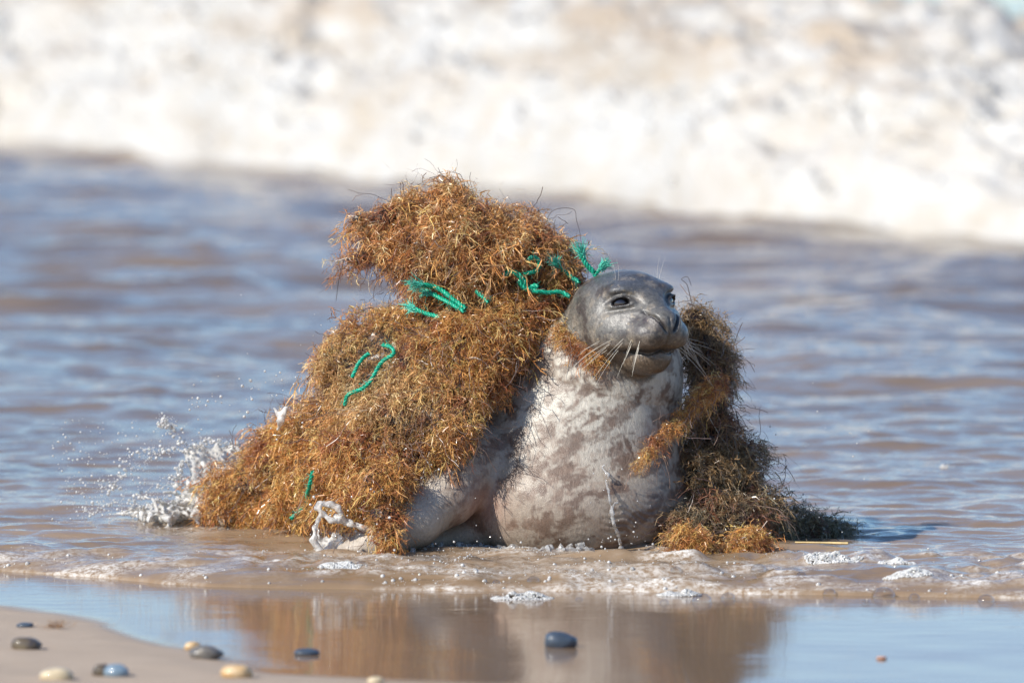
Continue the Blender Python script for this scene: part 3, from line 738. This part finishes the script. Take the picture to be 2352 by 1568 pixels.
for g, (cnt, pal, ln, flow) in GROUPS.items():
    C = np.array([c for c, r in G[g]]); R = np.array([r for c, r in G[g]])
    parts = []
    # core: filler for the matted net, coloured dark to paint shade in the gaps
    def core(p, C=C, R=R):
        d = np.full(len(p), 1e3)
        for c, r in zip(C, R): d = smin(d, np.sqrt(((p - c) ** 2).sum(-1)) - r * (0.76 if len(R) > 8 else 0.5), 0.02)
        return d + 0.012 * vnoise(p[:, 0] * 22, p[:, 1] * 22, p[:, 2] * 22, s=96)
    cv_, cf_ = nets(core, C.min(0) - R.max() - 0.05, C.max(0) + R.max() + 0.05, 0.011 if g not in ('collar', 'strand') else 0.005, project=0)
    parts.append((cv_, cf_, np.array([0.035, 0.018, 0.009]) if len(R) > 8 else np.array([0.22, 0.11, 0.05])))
    # roots on the lumps
    need = cnt; P = []; N = []
    pr = R ** 2 / (R ** 2).sum()
    while need > 0:
        m = need * 3 + 200
        bi = rng.choice(len(R), m, p=pr); n = rng.normal(size=(m, 3)); n /= np.linalg.norm(n, axis=1)[:, None]
        keep = (n[:, 1] < 0.25) | (rng.random(m) < 0.22); bi, n = bi[keep], n[keep]
        p = C[bi] + n * (R[bi] * rng.uniform(0.80, 1.0, len(bi)))[:, None]
        ok = (weed_sdf(p) > -0.22 * R[bi] - 0.004) & (p[:, 2] > -0.01)
        ok &= seal_sdf(p) > -0.012
        dr = np.full(len(p), 1.0)
        idx = np.nonzero(ok)[0]
        if g in ('skirt', 'back', 'crest'):
            dm = np.min(((p[idx][:, None, [0, 2]] - ROPEP[None, ::2][:, :, [0, 2]]) ** 2).sum(-1), axis=1)
            idx = idx[(dm > 0.022 ** 2) | (rng.random(len(idx)) < 0.40) | (n[idx][:, 1] > 0.2)]
        idx = idx[:need]
        P.append(p[idx]); N.append(n[idx]); need -= len(idx)
    P = np.concatenate(P); N = np.concatenate(N)
    lumpn = 0.65 * vnoise(P[:, 0] * 8.5, P[:, 1] * 8.5, P[:, 2] * 8.5, s=98) + 0.5 * vnoise(P[:, 0] * 19, P[:, 1] * 19, P[:, 2] * 19, s=94)
    if g not in ('collar', 'strand', 'sunlit', 'tail'): P = P + N * (np.maximum((0.05 if g == 'crest' else 0.04) * lumpn, -0.010) * (rng.random(cnt) > 0.25))[:, None]
    clumpdir = np.stack([vnoise(P[:, 0] * 11, P[:, 1] * 11, P[:, 2] * 11, s=200 + k) for k in range(3)], 1)
    D = N * 0.75 + 0.75 * np.array(flow) + 1.2 * clumpdir + rng.normal(0, 0.62, P.shape)
    D[:, 1] -= 0.05
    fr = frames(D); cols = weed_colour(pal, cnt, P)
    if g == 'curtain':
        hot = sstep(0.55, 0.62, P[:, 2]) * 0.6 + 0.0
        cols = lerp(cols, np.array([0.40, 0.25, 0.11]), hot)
    clen = 0.95 + 0.5 * vnoise(P[:, 0] * 14, P[:, 1] * 14, P[:, 2] * 14, s=97)
    S = ln * rng.uniform(0.6, 1.2, cnt) * clen * np.where((lumpn < -0.33) & (g not in ('collar', 'strand', 'sunlit', 'tail')), 0.7, 1.0) * np.where(rng.random(cnt) < (0.10 if g == 'crest' else 0.05), 1.7, 1.0)
    var = rng.integers(0, len(TW), cnt)
    for vi, (tv, tf, tt) in enumerate(TW):
        k = np.nonzero(var == vi)[0]
        if not len(k): continue
        W_ = np.einsum('nij,vj->nvi', fr[k], tv) * S[k][:, None, None] + P[k][:, None, :]
        W_[:, :, 2] -= (tt ** 2)[None] * S[k][:, None] * 0.22
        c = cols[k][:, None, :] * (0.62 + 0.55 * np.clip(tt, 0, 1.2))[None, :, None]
        F = (tf[None] + (np.arange(len(k)) * len(tv))[:, None, None]).reshape(-1, 4)
        W_ = W_.reshape(-1, 3); W_[:, 2] = np.maximum(W_[:, 2], 0.004)
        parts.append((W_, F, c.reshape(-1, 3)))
    # long fine threads
    nh = max(30, cnt // 9)
    k = rng.choice(cnt, nh); q0 = P[k]; d0 = D[k] / np.linalg.norm(D[k], axis=1)[:, None]
    ns = 9; pts = [q0]; dcur = d0
    hl = rng.uniform(0.06, 0.15, nh) * (0.45 if g in ('collar', 'sunlit', 'tail') else 1)
    for i in range(ns):
        dcur = dcur + rng.normal(0, 0.30, d0.shape) + np.array([0, 0, -0.10]); dcur /= np.linalg.norm(dcur, axis=1)[:, None]
        pts.append(pts[-1] + dcur * (hl / ns)[:, None])
    pts = np.stack(pts, 1); sd = np.cross(dcur, rng.normal(size=d0.shape)); sd /= np.linalg.norm(sd, axis=1)[:, None]
    hw = rng.uniform(0.0004, 0.0009, nh)[:, None, None]
    hv = np.stack([pts - sd[:, None] * hw, pts + sd[:, None] * hw], 2).reshape(nh, -1, 3)
    b0 = np.arange(ns)[:, None] * 2 + np.array([0, 1, 3, 2])[None]
    hf_ = (b0[None] + (np.arange(nh) * hv.shape[1])[:, None, None]).reshape(-1, 4)
    hc_ = np.array([(0.20, 0.13, 0.10), (0.30, 0.20, 0.15), (0.12, 0.07, 0.06)])[rng.integers(0, 3, nh)]
    parts.append((hv.reshape(-1, 3), hf_, np.repeat(hc_, hv.shape[1], 0)))
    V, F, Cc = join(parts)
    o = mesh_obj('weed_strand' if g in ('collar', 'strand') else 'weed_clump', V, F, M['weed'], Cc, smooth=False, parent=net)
    o['kind'] = 'stuff'
    lab = {'crest': 'tan weed crest standing up behind the head', 'skirt': 'golden weed hanging down over the flipper into the water', 'back': 'golden brown weed over the back',
           'curtain': 'dark grey brown weed hanging on the shaded side', 'tail': 'olive weed trailing into the water', 'sunlit': 'orange weed lit by the sun at the water',
           'collar': 'weed strand cutting round the neck under the jaw', 'strand': 'orange weed strand lying across the belly'}[g]
    o['label'] = lab

# stray threads standing off the weed
for pts, dark in [([(1040, 425), (1030, 412), (1012, 398), (1006, 384)], 1), ([(1068, 436), (1066, 418), (1058, 400), (1040, 394)], 1), ([(1256, 512), (1258, 494), (1272, 480), (1300, 476), (1324, 480), (1322, 500), (1332, 530), (1336, 570)], 1),
                  ([(850, 615), (846, 640), (848, 668), (860, 686), (878, 692)], 0), ([(790, 595), (778, 640), (772, 690)], 1), ([(1590, 700), (1578, 650), (1562, 640), (1580, 632), (1588, 656)], 1),
                  ([(1700, 980), (1690, 940), (1706, 962), (1718, 985)], 1), ([(1655, 1000), (1690, 1060), (1720, 1080), (1768, 1082)], 0), ([(1612, 905), (1630, 960), (1660, 1010), (1700, 1040)], 0), ([(770, 600), (800, 590), (850, 600), (880, 610)], 0)]:
    Yd = 0.1 if pts[0][1] < 720 else 0.02
    Q, ln = smooth_line([at(u, v, Yd) for u, v in pts], 26)
    V, F, _ = ribbon_tube(Q, np.linspace(0.0013, 0.0006, 26), 4)
    mesh_obj('weed_thread', V, F, M['dark_hair'] if dark else M['whisker'], parent=net)

GREEN = np.array([(0.0, 0.33, 0.19), (0.01, 0.44, 0.27), (0.05, 0.55, 0.38)])
for Q, fray, k in rope_lines:
    parts = []; n = len(Q); R0 = 0.0031 * k
    _, _, (a, b, tg) = ribbon_tube(Q, 0.003, 4)
    s = np.arange(n) * np.linalg.norm(np.diff(Q, axis=0), axis=1).mean()
    for j in range(3):
        ph = s * 2 * math.pi / 0.030 + j * 2.094
        H = Q + R0 * (a * np.cos(ph)[:, None] + b * np.sin(ph)[:, None])
        V, F, _ = ribbon_tube(H, R0 * 1.05, 6)
        parts.append((V, F, GREEN[j % 2] * 1.0))
    # loose fibres
    nf = int(n * 1.3)
    for i in range(nf):
        i0 = random.randrange(1, n - 1); d = tg[i0] * random.uniform(-1, 1) + rng.normal(0, 0.5, 3); d /= np.linalg.norm(d)
        q0 = Q[i0] + rng.normal(0, 0.004, 3)
        V, F, _ = ribbon_tube([q0, q0 + d * 0.006, q0 + d * 0.013 + rng.normal(0, 0.003, 3)], [0.0006, 0.0005, 0.0003], 3)
        parts.append((V, F, GREEN[2]))
    V, F, C = join(parts)
    ro = mesh_obj('rope', V, F, M['rope'], C, parent=net)
    if fray:
        parts = []
        for i in range(70):
            d = -tg[0] + rng.normal(0, 0.42, 3); d /= np.linalg.norm(d); L = random.uniform(0.012, 0.034) * k
            q0 = Q[0] + rng.normal(0, 0.0035, 3)
            V, F, _ = ribbon_tube([q0 + tg[0] * 0.008, q0 + d * L * 0.5, q0 + d * L + rng.normal(0, 0.005, 3)], [0.0011, 0.0009, 0.0005], 3)
            parts.append((V, F, GREEN[2] * random.uniform(0.8, 1.35) + np.array([0.05, 0.04, 0.06])))
        V, F, C = join(parts)
        adopt(mesh_obj('frayed_end', V, F, M['rope'], C), ro); 

# ------------------------------------------------------------------ SPLASHES
def blob_mesh(prims, k, h, nz=0.004, ns=60):
    A = np.array([p[0] for p in prims]); Bp = np.array([p[1] for p in prims]); ra = np.array([p[2] for p in prims]); rb = np.array([p[3] for p in prims])
    mn = np.minimum(A, Bp) - np.maximum(ra, rb)[:, None] - 0.035; mx = np.maximum(A, Bp) + np.maximum(ra, rb)[:, None] + 0.035
    def f(p):
        d = np.full(len(p), 0.2)
        sel = ((mn < p.max(0)) & (mx > p.min(0))).all(1)
        for i in np.nonzero(sel)[0]: d = smin(d, cone(p, A[i], Bp[i] + 1e-6, ra[i], rb[i]), k)
        return d + nz * (vnoise(p[:, 0] * ns, p[:, 1] * ns, p[:, 2] * ns, s=300) + 0.5 * vnoise(p[:, 0] * ns * 2.3, p[:, 1] * ns * 2.3, p[:, 2] * ns * 2.3, s=301))
    R = max(ra.max(), rb.max()) + 0.03
    return nets(f, np.minimum(A, Bp).min(0) - R, np.maximum(A, Bp).max(0) + R, h, B=6, project=0, CH=12)
def chain(pts, r0, r1, jit=0.0, wob=0.25):
    out = []; n = len(pts)
    P = [np.asarray(p) + rng.normal(0, jit, 3) for p in pts]
    for i in range(n - 1):
        f0, f1 = i / (n - 1), (i + 1) / (n - 1)
        w0 = 1 + random.uniform(-wob, wob); w1 = 1 + random.uniform(-wob, wob)
        out.append((P[i], P[i + 1], (r0 + (r1 - r0) * f0) * w0, (r0 + (r1 - r0) * f1) * w1))
    return out
def arc(u0, v0, u1, v1, Y0, Y1, bow, n=6):
    return [at(u0 + (u1 - u0) * t, v0 + (v1 - v0) * t - bow * 4 * t * (1 - t), Y0 + (Y1 - Y0) * t) for t in np.linspace(0, 1, n)]
# thrown sheet behind the weed's far left end
pr = []
for i in range(120):
    u0 = random.uniform(330, 590); v0 = 1190
    u1 = u0 - random.uniform(-30, 90); hgt_ = random.uniform(10, 95) * (0.25 + 0.75 * sstep(330, 520, u0))
    pr += chain(arc(u0, v0, u1, v0 - hgt_, 0.60 + random.uniform(-.12, .10), 0.64 + random.uniform(-.12, .12), random.uniform(0, 16), 5), random.uniform(.004, .010), random.uniform(.0015, .004), 0.008, 0.5)
for i in range(26):
    u0 = 455 + i * 5.5
    pr += chain(arc(u0, 1150, u0 - 22 + random.uniform(-5, 5), 1024 + random.uniform(-8, 12) - 0.2 * i, 0.62, 0.64, 6, 5), .0075, .005, 0.003, 0.3)
arms = []
for e in ([(480, 1030), (455, 1025), (425, 1020), (400, 985), (385, 960)], [(440, 1035), (400, 1030), (370, 1035), (345, 1030), (310, 1040), (285, 1060)], [(540, 1020), (500, 1015), (470, 1012), (455, 1020)], [(370, 1035), (330, 1062), (290, 1080), (260, 1110), (240, 1125)],
          [(440, 1090), (390, 1110), (340, 1130), (300, 1145), (250, 1160), (190, 1165)], [(420, 1060), (410, 1085), (395, 1110)], [(400, 985), (380, 972), (368, 966)], [(470, 1130), (400, 1150), (330, 1165), (250, 1172), (170, 1178)]):
    arms.append(e)
V, F = blob_mesh(pr, 0.008, 0.0042, 0.0032, 80)
tag(mesh_obj('water_splash', V, F, M['splash']), 'splash of sandy water thrown up behind the trailing brown weed', 'splash')
# splash curling up in front of the flipper
pr = []
ring = [(742, 1178), (728, 1165), (735, 1156), (758, 1156), (775, 1166), (785, 1182), (776, 1194), (760, 1192), (748, 1182)]
pr += chain([at(u, v, -0.30) for u, v in ring], .007, .007, .001, .3)
pr += chain([at(u, v, -0.30) for u, v in [(735, 1185), (722, 1212), (720, 1240), (732, 1262), (738, 1280)]], .007, .010, .001, .3)
pr += chain([at(u, v, -0.29) for u, v in [(775, 1188), (800, 1200), (825, 1206), (850, 1215), (872, 1235)]], .008, .007, .002, .3)
for i in range(26):
    u0 = random.uniform(730, 860); pr += chain(arc(u0, 1278, u0 + random.uniform(-14, 10), random.uniform(1205, 1260), -0.27, -0.25, 2, 4), .007, .004, .004, .4)
V, F = blob_mesh(pr, 0.007, 0.0042, 0.003, 90)
tag(mesh_obj('water_splash', V, F, M['splash']), 'curling splash of water around the tip of the front flipper', 'splash')
# ragged rim of water along the belly
pr = []
for i in range(64):
    u0 = 945 + i * 6.6 + random.uniform(-3, 3); p = hit(seal_sdf, u0, 1262)
    Y0 = min(p[1], 0.0) - 0.045 + random.uniform(-.015, .015)
    hh = 8 + 14 * abs(vnoise(np.array([i * 0.37]), np.array([0.0]), s=311)[0]) + random.uniform(0, 12)
    base = 1274 + 4 * math.sin(i * 0.5)
    pr += chain(arc(u0, base, u0 + random.uniform(-8, 6), base - hh, Y0, Y0 + 0.004, 0, 4), random.uniform(.004, .007), random.uniform(.0012, .003), .004, .5)
rim = [(u0, 1276) for u0 in range(945, 1380, 22)]
pr += chain([np.array([0, -0.035, 0]) + hit(seal_sdf, u0, 1262) * np.array([1, 1, 0]) + np.array([0, 0, 0.034]) for u0, _ in rim], .006, .006, .001, .2)
V, F = blob_mesh(pr, 0.008, 0.0038, 0.003, 90)
tag(mesh_obj('water_splash', V, F, M['clear']), 'ragged rim of water breaking along the foot of the belly', 'splash')
# trickle in front of the belly
pr = []
tr_ = [(1392, 1100), (1398, 1125), (1402, 1150), (1406, 1172), (1412, 1200), (1420, 1228), (1430, 1255), (1437, 1282)]
P = [hit(seal_sdf, u, v) + np.array([0, -0.018, 0]) for u, v in tr_]
pr += chain(P, .0022, .0070, .0025, .5)
for e in ([(1384, 1066), (1388, 1082), (1392, 1100)], [(1400, 1072), (1396, 1086), (1393, 1096)], [(1404, 1165), (1412, 1156), (1420, 1152)]):
    pr += chain([hit(seal_sdf, u, v) + np.array([0, -0.016, 0]) for u, v in e], .0022, .0024, .002, .5)
V, F = blob_mesh(pr, 0.005, 0.0026, 0.002, 110)
tag(mesh_obj('water_trickle', V, F, M['clear']), 'thin stream of clear water falling in front of the belly', 'water')
pr = []
for e in ([(655, 935), (650, 950), (642, 962)], [(632, 938), (640, 952), (645, 965)], [(645, 965), (640, 985)]):
    pr += chain([at(u, v, 0.1) for u, v in e], .005, .0035, .004, .6)
V, F = blob_mesh(pr, 0.01, 0.004, 0.004, 70)
tag(mesh_obj('water_splash', V, F, M['splash']), 'small clear splash flying off the brown weed slope', 'splash')
pr = []
for i in range(20):
    u0 = 2160 + i * 2; yg = ground(u0, 1094, 0.025)[1]; pr += chain(arc(u0, 1096, u0 + random.uniform(-5, 5), 1084 - random.uniform(0, 24) * (i < 5), yg, yg, 0, 3), .005, .0025, .005, .5)
V, F = blob_mesh(pr, 0.006, 0.005, 0.003, 70)
tag(mesh_obj('water_splash', V, F, M['splash']), 'small splash on the crest of a brown ripple in open water', 'splash')
# drops in the air
P, R = [], []
def drops(n, u0, u1, v0, v1, Y0, Y1, r0=.0015, r1=.0045):
    for i in range(n):
        P.append(at(random.uniform(u0, u1), random.uniform(v0, v1), random.uniform(Y0, Y1))); R.append(r0 + (r1 - r0) * random.random() ** 2.5)
drops(260, 120, 500, 960, 1170, .3, .8, .0008, .0035); drops(420, 150, 500, 1090, 1185, .5, .75, .0008, .003); drops(60, 430, 700, 850, 1020, -.1, .3); drops(16, 900, 1100, 1030, 1270, -.35, -.3, .0012, .003); drops(30, 550, 900, 650, 950, -.1, .3, .001, .003)
drops(25, 1350, 1500, 1050, 1290, -.38, -.3, .001, .0035); drops(40, 1000, 1500, 1230, 1290, -.36, -.28, .0012, .0035); drops(30, 1700, 2000, 850, 1250, -.1, .3, .0012, .003); drops(40, 700, 920, 1120, 1270, -.4, -.3, .0015, .004)
for e in arms:                                            # fine spray strung out along the thrown arms of water
    e = np.array(e, float)
    for i in range(130):
        k = random.uniform(0, len(e) - 1.001); j = int(k); u, v = e[j] + (e[j + 1] - e[j]) * (k - j)
        sp = 4 + 5 * k / len(e)
        P.append(at(u + random.gauss(0, sp), v + random.gauss(0, sp), 0.62 + random.gauss(0, 0.03))); R.append(0.001 + 0.004 * random.random() ** 3)
V, F = balls(np.array(P), np.array(R), IV2, IF2)
tag(mesh_obj('water_drops', V, F, M['froth']), 'drops of water flying around the seal and the weed', 'drops', kind='stuff')

# ------------------------------------------------------------------ FROTH AND BUBBLES ON THE SHALLOW EDGE
P, R = [], []
def froth(n, fx_, fy_, r0=.002, r1=.007, lift=0.0, cl=0):
    for i in range(n):
        x, y = fx_(), fy_()
        if y < y_edge(np.array([x]))[0] + 0.01: continue
        if vnoise(np.array([x * 6]), np.array([y * 16]), s=320)[0] < cl: continue
        P.append((x, y)); R.append(0.6 * r0 + 0.6 * (r1 - r0) * random.random() ** 6)
ex = lambda: random.uniform(-1.2, 1.7)
for i in range(800):
    x = random.uniform(-1.5, 1.7); y = float(y_edge(np.array([x]))[0]) + 0.015 + abs(random.gauss(0, 0.16))
    if vnoise(np.array([x * 5.0]), np.array([y * 14]), s=321)[0] < -0.05: continue
    P.append((x, y)); R.append(.0012 + .006 * random.random() ** 6)
froth(450, lambda: random.uniform(-0.7, 1.4), lambda: random.gauss(-0.48, 0.13), cl=0.15)
froth(300, lambda: random.gauss(0.0, 0.25), lambda: random.gauss(-0.62, 0.05), cl=0.1)
froth(500, lambda: random.gauss(-0.75, 0.25), lambda: random.gauss(0.55, 0.16), r1=.006)
froth(300, lambda: random.gauss(-0.3, 0.2), lambda: random.gauss(-0.33, 0.06))
froth(500, lambda: random.gauss(0.12, 0.2), lambda: random.gauss(-0.33, 0.05))
P2 = np.array(P); Rr = np.array(R)
zz = water_z(P2[:, 0], P2[:, 1])
MND = [(1915, 1285, .040, .020), (2060, 1287, .026, .014), (1200, 1328, .042, .020), (1560, 1320, .03, .016), (780, 1290, .03, .013), (2085, 1310, .034, .013)]
Pm, Rm = [], []
for u, v, rx, rz in MND:                                  # heaps of froth
    g_ = ground(u, v + 12, 0.035)
    for i in range(1100):
        a = random.uniform(0, 2 * math.pi); r_ = math.sqrt(random.random()); x = g_[0] + 1.8 * rx * r_ * math.cos(a); y = g_[1] + rx * r_ * math.sin(a)
        Pm.append((x, y, float(rz * 0.85 * (1 - r_ ** 2) * (0.6 + 0.7 * vnoise(np.array([x * 45]), np.array([y * 45]), s=330)[0])))); Rm.append(random.uniform(.0014, .0036))
Pm = np.array(Pm); Pm[:, 2] += water_z(Pm[:, 0], Pm[:, 1])
Vb, Fb = balls(np.c_[P2, zz], Rr, IV, IF)
ph_ = (1 + 5 ** 0.5) / 2
V20 = np.array([(-1, ph_, 0), (1, ph_, 0), (-1, -ph_, 0), (1, -ph_, 0), (0, -1, ph_), (0, 1, ph_), (0, -1, -ph_), (0, 1, -ph_), (ph_, 0, -1), (ph_, 0, 1), (-ph_, 0, -1), (-ph_, 0, 1)]) / math.sqrt(1 + ph_ ** 2)
F20 = np.array([(0, 11, 5), (0, 5, 1), (0, 1, 7), (0, 7, 10), (0, 10, 11), (1, 5, 9), (5, 11, 4), (11, 10, 2), (10, 7, 6), (7, 1, 8), (3, 9, 4), (3, 4, 2), (3, 2, 6), (3, 6, 8), (3, 8, 9), (4, 9, 5), (2, 4, 11), (6, 2, 10), (8, 6, 7), (9, 8, 1)])
Vm, Fm = balls(Pm, np.array(Rm), V20, F20)
V = np.concatenate([Vb, Vm]); F = np.concatenate([Fb, Fm + len(Vb)])
tag(mesh_obj('foam', V, F, M['froth']), 'fine froth and bubbles strewn over the shallow wave edge', 'foam', kind='stuff')
BUB = [(2030, 1335, .036), (1612, 1345, .030), (1905, 1330, .020), (1672, 1338, .022), (1552, 1310, .018), (1742, 1306, .024), (1840, 1318, .016), (2100, 1338, .018), (2265, 1345, .026), (1525, 1348, .014), (1225, 1318, .02), (1140, 1318, .012),
       (830, 1300, .016), (1000, 1282, .014), (620, 1195, .03), (1330, 1342, .012), (1990, 1350, .013)]
for u, v, r in BUB:
    r *= 0.85; g_ = ground(u, v + 6, 0.03); z = float(water_z(g_[0], g_[1])[0])
    o = mesh_obj('bubble', IV3 * np.array([r, r, r * 0.85]) + np.array([g_[0], g_[1], z - r * 0.05]), IF3, M['bubble'])
    tag(o, 'clear dome bubble riding the shallow foamy wave edge', 'bubble', 'bubbles along the wave edge')

# ------------------------------------------------------------------ STONES AND LITTER ON THE SAND
ST = {
 'dark': mat_plain('stone_dark', (0.035, 0.032, 0.04), 0.45, 0.3, 0.4, 30, (0.13, 0.095, 0.05)), 'amber': mat_plain('stone_amber', (0.50, 0.30, 0.12), 0.4, 0.35, 0.3, 60, (0.58, 0.42, 0.24)),
 'grey': mat_plain('stone_grey', (0.10, 0.10, 0.105), 0.45, 0.3, 0.4, 40, (0.16, 0.13, 0.09)), 'blue': mat_plain('stone_blue', (0.19, 0.26, 0.32), 0.3, 0.5, 0.25, 40),
 'cream': mat_plain('stone_cream', (0.62, 0.50, 0.32), 0.4, 0.3, 0.25, 40), 'slate': mat_plain('stone_slate', (0.055, 0.075, 0.105), 0.45, 0.3, 0.4, 40)}
def stone(u, v, wpx, hpx, mat, label, seed, taper=0.0, name='pebble', sink=0.5, depth=0.8):
    g_ = ground(u, v + hpx * 0.42); sc = (g_[1] + CAM_D) / FPX * K
    rx, rz = wpx * sc / 2 * 0.95, hpx * sc / 2 * 1.25
    V = IV3.copy(); n = fbm(V[:, 0] * 1.3 + seed, V[:, 1] * 1.3, V[:, 2] * 1.3, s=400 + seed, o=3)
    V = V * (1 + 0.22 * n)[:, None]
    V[:, 2] *= 1 - taper * np.clip(V[:, 0] * 0.6 + 0.2, -1, 1); V = np.sign(V) * np.abs(V) ** 0.92
    V = V * np.array([rx, rx * depth, rz]); V[:, 2] += rz * (1 - sink) + sand_z(g_[0], g_[1])
    V[:, 0] += g_[0]; V[:, 1] += g_[1]
    return tag(mesh_obj(name, V, IF3, ST[mat]), label, 'pebble', 'pebbles on the wet sand')
stone(60, 1488, 70, 30, 'dark', 'black pebble with a brown top on the drier sand', 1, 0.1)
stone(442, 1482, 42, 20, 'amber', 'small amber pebble resting against a dark grey stone', 2)
stone(474, 1500, 78, 34, 'grey', 'dark grey pebble in front of a small amber one', 3, 0.3)
stone(232, 1548, 40, 30, 'dark', 'black pebble touching a pale blue grey pebble', 4)
stone(268, 1549, 62, 30, 'blue', 'pale blue grey pebble touching a black pebble', 5)
stone(130, 1562, 82, 26, 'cream', 'flat cream coloured pebble on the drier sand', 6)
stone(541, 1549, 78, 32, 'amber', 'rounded amber pebble alone at the edge of the wet film', 7)
stone(1290, 1468, 86, 40, 'slate', 'dark slate wedge pebble alone in the reflection of the seal', 8, 0.65)
stone(704, 1495, 62, 15, 'slate', 'thin flat slate blue pebble lying in the wet film', 9)
stone(58, 1443, 44, 12, 'slate', 'small flat slate chip beside a scrap of brown weed', 10)
stone(862, 1562, 40, 16, 'cream', 'small cream pebble half sunk in the wet film', 11)
# scrap of weed on the sand
g_ = ground(128, 1453); parts = []
for i in range(60):
    tv, tf, tt = TW[i % len(TW)]; d = np.array([random.gauss(0, 1), random.gauss(0, .7), random.uniform(0, .6)])
    fr = frames(d[None])[0]; p0 = np.array([g_[0] + random.gauss(0, .018), g_[1] + random.gauss(0, .012), sand_z(g_[0], g_[1]) + 0.003])
    V = tv @ fr.T * 0.022 + p0; V[:, 2] = np.maximum(V[:, 2], p0[2])
    parts.append((V, tf, np.array([0.42, 0.23, 0.10]) * random.uniform(.5, 1.2)))
V, F, C = join(parts)
tag(mesh_obj('weed_scrap', V, F, M['weed'], C, smooth=False), 'scrap of brown weed lying on the drier sand', 'seaweed')
# straw floating beside the weed
Q, _ = smooth_line([at(1826, 1266, -0.12), at(1880, 1267, -0.13), at(1948, 1268, -0.15)], 12)
zs_ = water_z(Q[:, 0], Q[:, 1]); Q[:, 2] = zs_.max() + 0.002
V, F, _ = ribbon_tube(Q, np.linspace(0.0022, 0.0034, 12), 6)
M['straw'] = mat_plain('straw', (0.70, 0.52, 0.24), 0.4)
tag(mesh_obj('straw', V, F, M['straw']), 'pale yellow straw floating beside the olive weed', 'straw')
g_ = ground(2025, 1512)
V = IV2 * np.array([0.012, 0.008, 0.004]) * (1 + 0.2 * fbm(IV2[:, 0] * 2, IV2[:, 1] * 2, IV2[:, 2] * 2, s=8))[:, None] + np.array([g_[0], g_[1], 0.003 + sand_z(g_[0], g_[1])])
M['shell'] = mat_plain('shell_orange', (0.60, 0.33, 0.22), 0.4)
tag(mesh_obj('shell_fragment', V, IF2, M['shell']), 'orange shell fragment on the open wet sand', 'shell')
